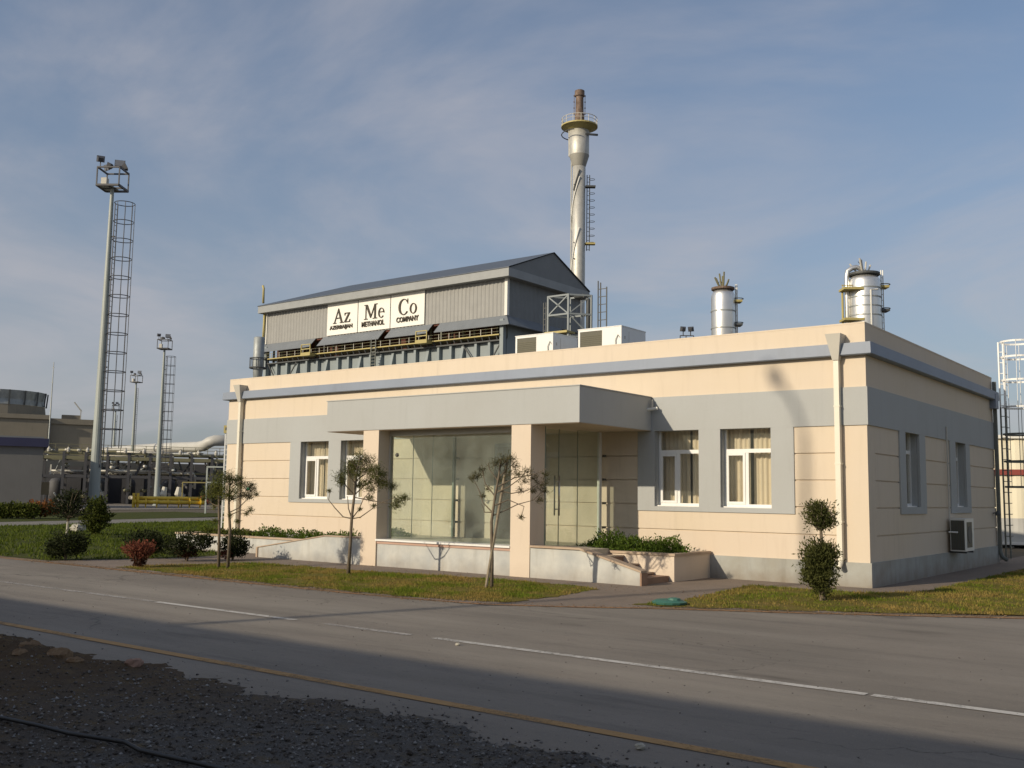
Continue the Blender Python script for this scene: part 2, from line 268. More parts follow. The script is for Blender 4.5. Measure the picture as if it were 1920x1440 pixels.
# ------------------------------------------------------------------ mesh helpers
class MB:
    def __init__(s): s.v = []; s.f = []
    def add(s, vs, fs):
        o = len(s.v); s.v += [tuple(map(float, q)) for q in vs]; s.f += [tuple(i + o for i in f) for f in fs]; return s
    def box(s, x0, x1, y0, y1, z0, z1):
        return s.add([(x, y, z) for z in (z0, z1) for y in (y0, y1) for x in (x0, x1)], [(0, 2, 3, 1), (4, 5, 7, 6), (0, 1, 5, 4), (2, 6, 7, 3), (0, 4, 6, 2), (1, 3, 7, 5)])
    def obox(s, c, ax, ay, az):   # centre and half-axis vectors
        c, ax, ay, az = (np.array(q, float) for q in (c, ax, ay, az))
        return s.add([c + i * ax + j * ay + k * az for k in (-1, 1) for j in (-1, 1) for i in (-1, 1)], [(0, 2, 3, 1), (4, 5, 7, 6), (0, 1, 5, 4), (2, 6, 7, 3), (0, 4, 6, 2), (1, 3, 7, 5)])
    def bar(s, a, b, w, h=None):
        a, b = np.array(a, float), np.array(b, float); d = b - a; L = np.linalg.norm(d); d = d / L
        r = np.array((0, 0, 1.)) if abs(d[2]) < .9 else np.array((1., 0, 0)); x = np.cross(d, r); x /= np.linalg.norm(x); y = np.cross(x, d)
        return s.obox((a + b) / 2, d * L / 2, x * w / 2, y * (h or w) / 2)
    def tube(s, pts, r, n=8, caps=True):
        pts = [np.array(q, float) for q in pts]; rs = r if isinstance(r, (list, tuple)) else [r] * len(pts); vs = []; fs = []
        px = None
        for i, q in enumerate(pts):
            d = (pts[min(i + 1, len(pts) - 1)] - pts[max(i - 1, 0)]); d /= np.linalg.norm(d) + 1e-9
            if px is None: rr = np.array((0, 0, 1.)) if abs(d[2]) < .9 else np.array((1., 0, 0)); px = np.cross(rr, d)
            px = px - d * px.dot(d); px /= np.linalg.norm(px) + 1e-9; y = np.cross(d, px)
            for k in range(n):
                a = 2 * math.pi * k / n; vs.append(q + rs[i] * (math.cos(a) * px + math.sin(a) * y))
        for i in range(len(pts) - 1):
            for k in range(n): fs.append((i * n + k, i * n + (k + 1) % n, (i + 1) * n + (k + 1) % n, (i + 1) * n + k))
        if caps: fs.append(tuple(range(n))[::-1]); fs.append(tuple((len(pts) - 1) * n + k for k in range(n)))
        return s.add(vs, fs)
    def lathe(s, c, prof, n=24, caps=True):
        c = np.array(c, float); vs = []; fs = []
        for r, z in prof:
            for k in range(n): a = 2 * math.pi * k / n; vs.append(c + (r * math.cos(a), r * math.sin(a), z))
        for i in range(len(prof) - 1):
            for k in range(n): fs.append((i * n + k, i * n + (k + 1) % n, (i + 1) * n + (k + 1) % n, (i + 1) * n + k))
        if caps: fs.append(tuple(range(n))[::-1]); fs.append(tuple((len(prof) - 1) * n + k for k in range(n)))
        return s.add(vs, fs)
    def ring(s, c, R, r, n=20, arc=(0, 2 * math.pi), seg=6):
        c = np.array(c, float); full = arc[1] - arc[0] > 6.28
        pts = [c + (R * math.cos(a), R * math.sin(a), 0) for a in np.linspace(arc[0], arc[1], n)]
        return s.tube(pts, r, seg, not full)
    def prism(s, poly, f0, f1):   # poly of 2D points, f maps (a,b)->3D for the two ends
        n = len(poly); vs = [f0(*q) for q in poly] + [f1(*q) for q in poly]
        return s.add(vs, [tuple(range(n))[::-1], tuple(range(n, 2 * n))] + [(i, (i + 1) % n, (i + 1) % n + n, i + n) for i in range(n)])
    def build(s, name, M, parent=None, smooth=False, loc=None):
        me = bpy.data.meshes.new(name); me.from_pydata(s.v, [], s.f); me.update()
        if M: me.materials.append(M)
        if smooth: me.shade_smooth(); 
        o = bpy.data.objects.new(name, me); COL.objects.link(o)
        if loc is not None: o.location = loc
        if parent is not None: o.parent = parent
        fixn(me); return o
def fixn(me):
    import bmesh
    if len(me.polygons) > 60000: return
    b = bmesh.new(); b.from_mesh(me); bmesh.ops.recalc_face_normals(b, faces=b.faces); b.to_mesh(me); b.free()
def npmesh(name, V, F, M, parent=None):
    """V (n,3), F (m,k) numpy, all faces k-gons"""
    me = bpy.data.meshes.new(name); k = F.shape[1]
    me.vertices.add(len(V)); me.vertices.foreach_set('co', V.astype(np.float32).ravel())
    me.loops.add(F.size); me.loops.foreach_set('vertex_index', F.astype(np.int32).ravel())
    me.polygons.add(len(F)); me.polygons.foreach_set('loop_start', np.arange(0, F.size, k, dtype=np.int32)); me.polygons.foreach_set('loop_total', np.full(len(F), k, dtype=np.int32))
    me.update(calc_edges=True); me.materials.append(M); o = bpy.data.objects.new(name, me); COL.objects.link(o)
    if parent is not None: o.parent = parent
    return o
def tag(o, label=None, cat=None, group=None, kind=None):
    if label: o['label'] = label
    if cat: o['category'] = cat
    if group: o['group'] = group
    if kind: o['kind'] = kind
    return o
def thing(name, label, cat, loc=(0, 0, 0), rz=0, group=None):
    o = bpy.data.objects.new(name, None); COL.objects.link(o); o.location = loc; o.rotation_euler = (0, 0, rz); o.empty_display_size = .2
    return tag(o, label, cat, group)
def children(o): return [c for c in bpy.data.objects if c.parent == o]
def copy_tree(o, parent=None):
    c = o.copy(); COL.objects.link(c); c.parent = parent
    for ch in children(o): copy_tree(ch, c)
    return c
def solid(x0, x1, z0, z1, holes, mk):
    """rectangle with rectangular holes cut into cells; mk(x0,x1,z0,z1) emits one"""
    xs = sorted({x0, x1} | {h for q in holes for h in q[:2] if x0 < h < x1}); zs = sorted({z0, z1} | {h for q in holes for h in q[2:] if z0 < h < z1})
    for a, b in zip(xs, xs[1:]):
        run = None
        for c, d in zip(zs, zs[1:]):
            mx_, mz_ = (a + b) / 2, (c + d) / 2
            if any(h[0] < mx_ < h[1] and h[2] < mz_ < h[3] for h in holes):
                if run: mk(a, b, *run); run = None
            else: run = (run[0], d) if run else (c, d)
        if run: mk(a, b, *run)
def ragged(poly, step=.25, amp=.05):
    out = []
    for i, (a, b) in enumerate(zip(poly, poly[1:] + poly[:1])):
        a, b = np.array(a, float), np.array(b, float); L = np.linalg.norm(b - a); n = max(1, int(L / step))
        nn = np.array((-(b - a)[1], (b - a)[0])) / (L + 1e-9)
        for k in range(n): out.append(tuple(a + (b - a) * k / n + nn * random.uniform(-amp, amp) * (k > 0)))
    return out
def sheet(name, poly, z, M, kind='structure'):
    b = MB(); b.add([(x, y, z) for x, y in poly], [tuple(range(len(poly)))]); o = b.build(name, M); 
    if kind: o['kind'] = kind
    if o.data.polygons[0].normal.z < 0: o.data.flip_normals()
    return o
def inpoly(P, poly):
    x, y = P[:, 0], P[:, 1]; ins = np.zeros(len(P), bool); n = len(poly)
    for i in range(n):
        x1, y1 = poly[i]; x2, y2 = poly[(i + 1) % n]
        c = ((y1 > y) != (y2 > y)) & (x < (x2 - x1) * (y - y1) / (y2 - y1 + 1e-12) + x1); ins ^= c
    return ins

# ------------------------------------------------------------------ ground, road, lawns
sheet('ground', [(-900, -60), (500, -60), (500, 1500), (-900, 1500)], -.03, GROUND)
far_edge = [(-300, -7.45), (-17.7, -7.45), (-8.2, -7.5), (-5, -7.45), (-3.4, -7.2), (-2.2, -6.55), (-1.4, -5.95), (-.4, -5.4), (.56, -4.88), (1.9, -4.05), (3.2, -3.2), (6, -1.2), (9, 2), (11, 6), (12, 12), (12.5, 40), (12.5, 300)]
sheet('road', [(-300, -14.6), (60, -14.6), (60, 300)] + far_edge[::-1], 0, ASPH)
def strip(name, pts, w, z, M, side=0):
    pts = [np.array(q, float) for q in pts]; L = []; R = []
    for i, q in enumerate(pts):
        d = pts[min(i + 1, len(pts) - 1)] - pts[max(i - 1, 0)]; d /= np.linalg.norm(d); n = np.array((-d[1], d[0])); L.append(q + n * (w / 2 + side)); R.append(q - n * (w / 2 - side))
    b = MB(); n = len(pts); b.add([(p_[0], p_[1], z) for p_ in L + R], [(i, i + 1, n + i + 1, n + i) for i in range(n - 1)]); o = b.build(name, M); o['kind'] = 'structure'
    if o.data.polygons[0].normal.z < 0: o.data.flip_normals()
    return o
strip('sandy_verge', [(x, y + .12) for x, y in far_edge], .34, .004, SAND)
strip('orange_edge_line', [(x, y - .05) for x, y in far_edge], .085, .008, LORNF)
strip('orange_edge_line', [(-300, -13.02), (60, -13.02)], .125, .006, LORNG)
for a, b_, mm in ((-200, -9.0, LFADE), (-8.9, -7.1, LFADE), (-7.0, -3.95, LWHITE), (-3.4, -1.95, LFADE), (-1.6, 3.28, LWHITE), (3.33, 9, LWHITE), (10, 16, LWHITE)):
    strip('white_centre_line', [(a, -10.4), (b_, -10.4)], .115, .006, mm)
# lawns and paths
lawn_near = [(-13.4, -7.15), (-13.3, -6.2), (-12.7, -4.6), (-12.3, -4.22), (-9, -4.05), (-5.3, -3.55), (-3.9, -3.75), (-3.5, -3.95), (-3.28, -5.2), (-3.3, -6.85), (-4.2, -7.2), (-5, -7.3), (-8.2, -7.33)]
lawn_right = [(-1.75, -5.75), (-1.5, -4.4), (-1.86, -1.15), (.25, -1.05), (.95, .0), (1.05, 4), (1.1, 10), (1.6, 40), (11.9, 40), (11.6, 12), (10.6, 6.3), (8.6, 2.2), (5.8, -.9), (3.0, -2.95), (1.8, -3.78), (.46, -4.68), (-.5, -5.2), (-1.35, -5.68)]
lawn_left = [(-16.0, -7.2), (-15.7, -6.3), (-15.1, -4.6), (-15.2, -3.4), (-15.6, -2.5), (-20, -2.4), (-20.5, 4), (-22, 16), (-40, 16), (-38.2, 9), (-37, 2), (-36, -7.2)]
lawn_far = [(-41.5, 2), (-43, 9), (-45, 16), (-50, 26), (-60, 26), (-56, 12), (-52, 2)]
sheet('lawn', ragged(lawn_near, .12, .09), .012, LAWNM); sheet('lawn', ragged(lawn_right, .15, .09), .012, LAWNM); sheet('lawn', ragged(lawn_left, .4, .06), .012, LAWNF); sheet('lawn', lawn_far, .012, LAWNF)
sheet('paved_path', [(-16.3, -7.35), (-3.3, -7.33), (-1.5, -6.0), (-1.3, -5.6), (1.0, -4.5), (1.25, 2), (1.6, 45), (-.2, 45), (-.2, 0), (-20, 0), (-20, -2.4), (-15.6, -2.3)], .006, PAVE)
sheet('far_path', [(-36.5, -7.3), (-37.2, 2), (-38.5, 9), (-40.5, 17), (-44, 26), (-47, 26), (-45, 16), (-43, 9), (-41.5, 2), (-40.5, -7.3)], .006, soilmat('pale_concrete', ((.22, .21, .19), (.25, .235, .21), (.17, .16, .14))))
sheet('service_road', [(-62, -8), (-68, 30), (-72, 70), (-110, 70), (-100, -8)], .002, ASPH)

def blades(name, poly, dens, h, w, M, z=.012, seedoff=0, mask=None):
    P = np.array(poly); lo, hi = P.min(0), P.max(0); n = int((hi - lo).prod() * dens); q = RNG.uniform(lo, hi, (n, 2)); q = q[inpoly(q, poly)]
    f = np.sin(q[:, 0] * 2.3 + np.sin(q[:, 1] * 1.7) * 2) * np.cos(q[:, 1] * 2.9 + q[:, 0]) ; f2 = np.sin(q[:, 0] * 7.1 + 1 + np.sin(q[:, 1] * 5)) * np.cos(q[:, 1] * 8.3 + np.sin(q[:, 0] * 4)); keep = RNG.random(len(q)) < .45 + .3 * f + .35 * f2; q = q[keep]; n = len(q)
    a = RNG.uniform(0, 6.28, n); hh = h * RNG.uniform(.35, 1.25, n) * (1 + .35 * f[keep]); ww = w * RNG.uniform(.6, 1.3, n); ln = RNG.uniform(-.6, .6, (n, 2)) * hh[:, None]
    V = np.zeros((n, 3, 3)); V[:, 0, :2] = q + np.c_[np.cos(a), np.sin(a)] * ww[:, None]; V[:, 1, :2] = q - np.c_[np.cos(a), np.sin(a)] * ww[:, None]; V[:, 2, :2] = q + ln
    V[:, :2, 2] = z - .005; V[:, 2, 2] = z + hh
    return tag(npmesh(name, V.reshape(-1, 3), np.arange(n * 3).reshape(-1, 3), M), kind='stuff')
GRASSM = leafmat('dry_lawn_grass', (.15, .16, .022), (.27, .20, .05), (.20, .13, .035), .35)
GRASSG = leafmat('green_lawn_grass', (.075, .12, .014), (.15, .18, .028), (.06, .075, .014), .35)
def grassmat(name):
    M, t, p = mat(name); g = t.nodes.new('ShaderNodeNewGeometry'); v = coords(t); n = noise(t, .8, 5, .65, v); n2 = noise(t, 3.5, 4, .6, v)
    a = mixc(t, g.outputs['Random Per Island'], (.085, .14, .014), (.19, .22, .03)); d = mixc(t, g.outputs['Random Per Island'], (.25, .18, .05), (.36, .26, .09))
    ad = t.nodes.new('ShaderNodeMath'); ad.operation = 'MULTIPLY_ADD'; ad.inputs[1].default_value = .5; t.links.new(n2.outputs['Fac'], ad.inputs[0]); t.links.new(n.outputs['Fac'], ad.inputs[2])
    col = mixc(t, ramp(t, ad.outputs[0], .66, .84), a, d); t.links.new(col, p.inputs['Base Color']); p.inputs['Roughness'].default_value = .8; p.inputs['Specular IOR Level'].default_value = .05
    tr = t.nodes.new('ShaderNodeBsdfTranslucent'); t.links.new(col, tr.inputs[0]); mx = t.nodes.new('ShaderNodeMixShader'); mx.inputs[0].default_value = .35
    o = t.nodes['Material Output']; t.links.new(p.outputs[0], mx.inputs[1]); t.links.new(tr.outputs[0], mx.inputs[2]); t.links.new(mx.outputs[0], o.inputs[0]); return M
GRASSM = grassmat('patchy_dry_grass')
tag(blades('short_grass', lawn_near, 2200, .038, .007, GRASSM), 'short patchy grass strip between the road and the porch', 'grass')
rn = [(-1.75, -5.75), (-1.5, -4.4), (-1.86, -1.15), (.25, -1.05), (.95, .0), (1.1, 16), (9, 16), (9, 3), (5.8, -.9), (3.0, -2.95), (.46, -4.68)]
tag(blades('short_grass', rn, 1100, .04, .009, GRASSM), 'short dry grass on the corner lawn round the clipped topiary', 'grass')
tag(blades('short_grass', lawn_left, 170, .09, .02, GRASSG), 'green lawn grass left of the building behind the round bushes', 'grass')

# gravel shoulder in the foreground
def shoulder():
    nx, ny = 460, 160; xs = np.linspace(-14, 9, nx); ys = np.linspace(-13.2, -21, ny); X, Y = np.meshgrid(xs, ys)
    edge = -13.62 + .10 * np.sin(X * 2.1) + .08 * np.sin(X * 5.3 + 1) + .04 * np.sin(X * 13)
    edge = edge + .05 * np.sin(X * 29) * np.cos(Y * 23) + .03 * RNG.standard_normal(X.shape); t = np.clip((edge - Y) / .35, -1.5, 1); Z = .002 + .03 * t
    nz = sum(np.sin(X * k * 1.9 + a) * np.cos(Y * k * 2.3 + b) / k for k, a, b in ((1, 0, 2), (2.3, 1, .4), (5.1, 2, 3), (11, .5, 1)))
    Z += np.clip(t, 0, 1) * (.010 * nz + .005 * RNG.standard_normal(X.shape))
    for cx, cy, h, r in ((-4.0, -14.0, .09, .38), (-3.45, -14.1, .07, .3), (-4.9, -14.3, .09, .6), (-3.0, -14.6, .03, .6), (-2.3, -13.78, .03, .14), (-6, -14.6, .1, .9)):
        d = ((X - cx) ** 2 + (Y - cy) ** 2) / r ** 2; Z += h * np.exp(-d) * (1 + .35 * RNG.standard_normal(X.shape) * .4) * (t > 0)
    V = np.stack([X, Y, Z], -1).reshape(-1, 3); i = np.arange(nx - 1)[None, :] + np.arange(ny - 1)[:, None] * nx; i = i.ravel(); F = np.stack([i, i + nx, i + nx + 1, i + 1], -1)
    o = npmesh('gravel_shoulder', V, F, SOIL); o['kind'] = 'structure'
    from mathutils.kdtree import KDTree
    return xs, ys, Z
SX, SY, SZ = shoulder()
def hgt(x, y):
    i = np.clip(((x + 14) / 23 * 459).astype(int), 0, 459); j = np.clip(((-13.2 - y) / 7.8 * 159).astype(int), 0, 159); return np.maximum(SZ[j, i], .001)
def stones(name, n, r0, r1, dist, M):
    q = dist(n); n = len(q); oct_ = np.array([(1, 0, 0), (-1, 0, 0), (0, 1, 0), (0, -1, 0), (0, 0, 1), (0, 0, -1)], float); fc = np.array([(0, 2, 4), (2, 1, 4), (1, 3, 4), (3, 0, 4), (2, 0, 5), (1, 2, 5), (3, 1, 5), (0, 3, 5)])
    r = r0 + (r1 - r0) * RNG.random(n) ** 3; V = oct_[None] * RNG.uniform(.6, 1.2, (n, 6, 1)) + RNG.uniform(-.3, .3, (n, 6, 3)); V *= r[:, None, None]; V[:, :, 2] *= .7
    a = RNG.uniform(0, 6.28, n); c, s = np.cos(a)[:, None], np.sin(a)[:, None]; x = V[:, :, 0] * c - V[:, :, 1] * s; y = V[:, :, 0] * s + V[:, :, 1] * c
    V = np.stack([x + q[:, 0:1], y + q[:, 1:2], V[:, :, 2] + (hgt(q[:, 0], q[:, 1]) + r * .25)[:, None]], -1)
    return npmesh(name, V.reshape(-1, 3), (fc[None] + np.arange(n)[:, None, None] * 6).reshape(-1, 3), M)
def gd(n):
    q = np.c_[RNG.uniform(-6, 6, n), RNG.uniform(-18, -13.1, n)]; e = -13.66 + .10 * np.sin(q[:, 0] * 2.1) + .08 * np.sin(q[:, 0] * 5.3 + 1)
    dens = np.clip(.10 + .95 / (1 + np.exp(-(q[:, 0] * .8 + (q[:, 1] + 15) * -.2 + .6) * 1.6)), 0, 1) * np.where(q[:, 1] > e, np.exp(-np.maximum(q[:, 1] - e, 0) * 6.5) * .45, 1)
    return q[RNG.random(n) < dens]
def gravelmat():
    M, t, p = mat('gravel_stones'); g = t.nodes.new('ShaderNodeNewGeometry'); r = t.nodes.new('ShaderNodeValToRGB'); e = r.color_ramp.elements
    e[0].color = (.06, .052, .045, 1); e[1].color = (.30, .30, .295, 1); e.new(.45).color = (.11, .10, .092, 1); e.new(.85).color = (.19, .185, .18, 1)
    t.links.new(g.outputs['Random Per Island'], r.inputs[0]); t.links.new(r.outputs[0], p.inputs['Base Color']); p.inputs['Roughness'].default_value = .9; p.inputs['Specular IOR Level'].default_value = .1; return M
GRAV = gravelmat()
tag(stones('gravel', 95000, .003, .019, gd, GRAV), 'loose grey gravel on the road shoulder in the foreground', 'gravel', kind='stuff')
# a few clods and stones one can pick out
CLOD0 = flat('road_grit', (.06, .05, .045), .9); LEAFLIT = flat('dry_leaf_litter', (.22, .14, .07), .9)
def rock(name, loc, r, M, label, cat, group=None, sq=.6, seed=1):
    rs = random.Random(seed); n = 10; b = MB(); vs = []; fs = []
    ph = [-.9, -.35, .25, .8, 1.25]
    for e_ in ph:
        for k in range(n): a = 6.283 * k / n; rr = r * rs.uniform(.78, 1.15); vs.append((rr * math.cos(e_) * math.cos(a), rr * math.cos(e_) * math.sin(a), rr * math.sin(e_) * sq))
    for i in range(len(ph) - 1):
        for k in range(n): fs.append((i * n + k, i * n + (k + 1) % n, (i + 1) * n + (k + 1) % n, (i + 1) * n + k))
    fs.append(tuple(range((len(ph) - 1) * n, len(ph) * n))); fs.append(tuple(range(n))[::-1]); b.add(vs, fs); o = b.build(name, M, loc=loc); return tag(o, label, cat, group)
CLOD = soilmat('brown_clod', ((.20, .135, .08), (.15, .10, .065), (.26, .19, .12)), 20); PALE = flat('pale_rock', (.42, .40, .33), .9)
rock('soil_clod', (-3.62, -14.02, .07), .13, CLOD, 'brown soil clod at the top of the dirt heap by the orange line', 'clod', 'soil clods', seed=2)
rock('soil_clod', (-3.15, -13.98, .06), .12, CLOD, 'paler brown clod lying just right of the topmost clod', 'clod', 'soil clods', seed=3)
rock('soil_clod', (-4.3, -14.15, .09), .17, CLOD, 'wide low soil clod at the far left of the dirt heap', 'clod', 'soil clods', .45, seed=4)
rock('soil_clod', (-3.35, -14.25, .07), .10, CLOD, 'small brown clod below the pair at the top of the heap', 'clod', 'soil clods', seed=12)
rock('soil_clod', (-2.75, -14.05, .05), .08, CLOD, 'lone small clod between the dirt heap and the pinkish stone', 'clod', 'soil clods', seed=13)
rock('soil_clod', (-2.22, -13.78, .06), .085, flat('pink_stone', (.30, .19, .14), .9), 'pinkish flat stone alone at the edge of the shaded asphalt', 'stone', seed=5)
rock('small_stone', (2.75, -13.27, .02), .035, PALE, 'small pale stone on the asphalt beside the orange line', 'stone', seed=6)
rock('small_stone', (-1.05, -10.62, .01), .03, PALE, 'tiny white stone just below the white centre line', 'stone', seed=7)
rock('white_rock', tuple(PL(147, 992, 2, .1)), .33, PALE, 'white rock on the lawn beside the upright dark shrub', 'rock', seed=8)
def scatter(n, f, size, M_, label):
    q = f(n); n = len(q); a = RNG.uniform(0, 6.28, n); w = size * RNG.uniform(.4, 1.3, n); V = np.zeros((n, 4, 3))
    for k in range(4): V[:, k, 0] = q[:, 0] + np.cos(a + k * 1.57) * w * (1 if k % 2 else .6); V[:, k, 1] = q[:, 1] + np.sin(a + k * 1.57) * w * (1 if k % 2 else .6); V[:, k, 2] = .014 + RNG.uniform(0, .014, n)
    tag(npmesh('leaf_litter', V.reshape(-1, 3), np.arange(n * 4).reshape(-1, 4), M_), label, 'litter', kind='stuff')
def fl(n):
    x = RNG.uniform(-16, 3, n); e = np.interp(x, [p_[0] for p_ in far_edge[1:11]], [p_[1] for p_ in far_edge[1:11]]); return np.c_[x, e + RNG.normal(0, .16, n)]
scatter(1800, fl, .02, LEAFLIT, 'dry leaf crumbs and grit along the far road edge')
scatter(500, lambda n: np.c_[RNG.uniform(-12, 2, n), RNG.uniform(-4.2, -2.9, n)], .018, LEAFLIT, 'dry leaf crumbs on the paved path before the porch')
scatter(500, lambda n: np.c_[RNG.uniform(-12, 8, n), RNG.uniform(-13, -7.6, n)], .012, CLOD0, 'small grit crumbs lying on the asphalt')
hp = [PL(u, v, 2, .04) for u, v in ((-60, 1340), (0, 1355), (70, 1368), (130, 1384), (190, 1396), (235, 1401), (262, 1412), (300, 1420), (350, 1432), (430, 1450), (520, 1490))]
hp = [np.array((q[0], q[1], float(hgt(np.array([q[0]]), np.array([q[1]]))[0]) + .03)) for q in hp]
b = MB(); b.tube(hp, .014, 8); tag(b.build('black_hose', flat('black_rubber', (.012, .012, .012), .5), smooth=True), 'black hose lying across the foreground gravel', 'hose')

# ------------------------------------------------------------------ office building
WD, DP, H = 19.36, 10.65, 5.0
OB = thing('office_building', 'low cream and grey office with glazed porch beside the road', 'building')
wins = [(-4.55, -3.5), (-3.01, -1.91), (-15.98, -14.82), (-14.33, -13.2)]; WZ = (1.44, 3.1)
swins = [(2.36, 3.37), (6.41, 7.39)]; SWZ = (1.5, 3.13)
def cy(b, y0, y1): return lambda x0, x1, z0, z1: b.box(x0, x1, y0, y1, z0, z1)
b = MB(); hol = [(a, c, *WZ) for a, c in wins]
solid(-WD + .03, -.03, 0, 4.97, hol, lambda x0, x1, z0, z1: b.box(x0, x1, .03, .38, z0, z1))
solid(.38, DP - .38, 0, 4.97, [(a, c, *SWZ) for a, c in swins], lambda y0, y1, z0, z1: b.box(-.38, -.03, y0, y1, z0, z1))
b.box(-WD + .03, -WD + .38, .38, DP - .38, 0, 4.97); b.box(-WD + .03, -.03, DP - .38, DP - .03, 0, 4.97)
b.build('wall_core', CREAM, OB)
b = MB(); b.box(-WD + .38, -.38, .38, DP - .38, 4.55, 4.7); b.build('roof', flat('roof_felt', (.12, .12, .11), .9), OB)
b = MB(); b.box(-WD + .38, -.38, .38, DP - .38, 0, .6); b.box(-WD + .4, -.4, 3.2, 3.35, .6, 4.5); b.box(-5.2, -5.05, .4, 3.2, .6, 4.5); b.box(-12.6, -12.45, .4, 3.2, .6, 4.5); b.build('inner_room', ROOMW, OB)
# facing panels with recessed joints
J = .0135
def front_panel(x0, x1, z0, z1, m_=CREAM):
    q = MB(); q.box(x0, x1, 0, .034, z0, z1); return q.build('wall_panel', m_, OB)
rows = [(.463, .95), (.95, 1.34), (1.34, 1.48), (1.48, 2.0), (2.0, 2.52), (2.52, 3.05)]
lines = [.95, 1.48, 2.0, 2.52]
def band(lo, hi): return lo + (J if lo in lines else 0), hi - (J if hi in lines else 0)
for x0, x1, zs in ((-1.435, -.56, [.95, 1.48, 2.0, 2.52, 3.05]), (-12.84, -4.965, [.95, 1.48, 2.0, 2.52, 3.05]), (-18.72, -16.425, [.95, 1.48, 2.0, 2.52, 3.05])):
    for a, c in zip(zs, zs[1:]): front_panel(x0, x1, *band(a, c))
front_panel(-4.965 , -1.435, .95 + J, 1.34); front_panel(-16.425, -12.84, .95 + J, 1.34)
front_panel(-18.72, -.56, .463, .95 - J, CREAML)
front_panel(-.56 + .002, 0, .463, 3.05); front_panel(-WD, -18.722, .463, 3.05)
front_panel(-WD, 0, 3.78, 4.39); front_panel(-WD, 0, 4.62, H)
q = MB(); q.box(-WD, -.0, -.004, .40, H, H + .03); q.box(-.4, .004, .40, DP, H, H + .03); q.box(-WD, -WD + .4, .4, DP, H, H + .03); q.box(-WD + .4, -.4, DP - .4, DP, H, H + .03); q.build('parapet_coping', CREAM, OB)
def side_panel(y0, y1, z0, z1, m_=CREAM):
    q = MB(); q.box(-.034, -.002, y0, y1, z0, z1); return q.build('wall_panel', m_, OB)
for y0, y1 in ((.45, 1.95), (3.82, 5.89), (7.79, DP)):
    for a, c in zip([.95, 1.48, 2.0, 2.52, 3.05], [1.48, 2.0, 2.52, 3.05]): side_panel(y0, y1, *band(a, c))
for y0, y1 in ((1.95, 3.82), (5.89, 7.79)): side_panel(y0, y1, .95 + J, 1.355)
side_panel(.036, .448, .463, 3.05); side_panel(.45, DP, .463, .95 - J)
side_panel(.036, DP, 3.78, 4.39); side_panel(.036, DP, 4.62, H)
# grey band and window surrounds
def gb(name, f, m_=GREY):
    q = MB(); f(q); return q.build(name, m_, OB)
gb('grey_band', lambda q: (q.box(-WD - .03, .028, -.028, .035, 3.05, 3.78), q.box(-.035, .028, .035, DP + .03, 3.05, 3.78)))
gb('window_surround', lambda q: solid(-4.965, -1.435, 1.34, 3.05, hol, lambda x0, x1, z0, z1: q.box(x0, x1, -.026, .035, z0, z1)))
gb('window_surround', lambda q: solid(-16.425, -12.84, 1.34, 3.05, hol, lambda x0, x1, z0, z1: q.box(x0, x1, -.026, .035, z0, z1)))
for (w0, w1), (s0, s1) in zip(swins, ((1.95, 3.82), (5.89, 7.79))):
    gb('window_surround', lambda q: solid(s0, s1, 1.355, 3.05, [(w0, w1, *SWZ)], lambda y0, y1, z0, z1: q.box(-.035, .026, y0, y1, z0, z1)))
gb('plinth', lambda q: (q.box(-WD - .03, .035, -.032, .036, 0, .463), q.box(-.036, .035, .036, DP + .03, 0, .463)), PLINTH)
for a, c in wins: gb('reveal_lining', lambda q: (q.box(a - .002, a + .012, .036, .2, *WZ), q.box(c - .012, c + .002, .036, .2, *WZ), q.box(a + .012, c - .012, .036, .2, WZ[1] - .012, WZ[1] + .002)))
for a, c in swins: gb('reveal_lining', lambda q: (q.box(-.2, -.036, a - .002, a + .012, *SWZ), q.box(-.2, -.036, c - .012, c + .002, *SWZ), q.box(-.2, -.036, a + .012, c - .012, SWZ[1] - .012, SWZ[1] + .002)))
# slate-blue cornice
q = MB(); pr = [(-.005, 4.385), (.13, 4.385), (.15, 4.40), (.14, 4.62), (-.005, 4.64)]
loop = [(-WD, 0, -1, -1), (0, 0, 1, -1), (0, DP, 1, 1), (-WD, DP, -1, 1)]
vs = [(x + d * sx, y + d * sy, z) for x, y, sx, sy in loop for d, z in pr]; n = len(pr)
q.add(vs, [(i * n + k, ((i + 1) % 4) * n + k, ((i + 1) % 4) * n + (k + 1) % n, i * n + (k + 1) % n) for i in range(4) for k in range(n)]); q.build('cornice', BLUE, OB)

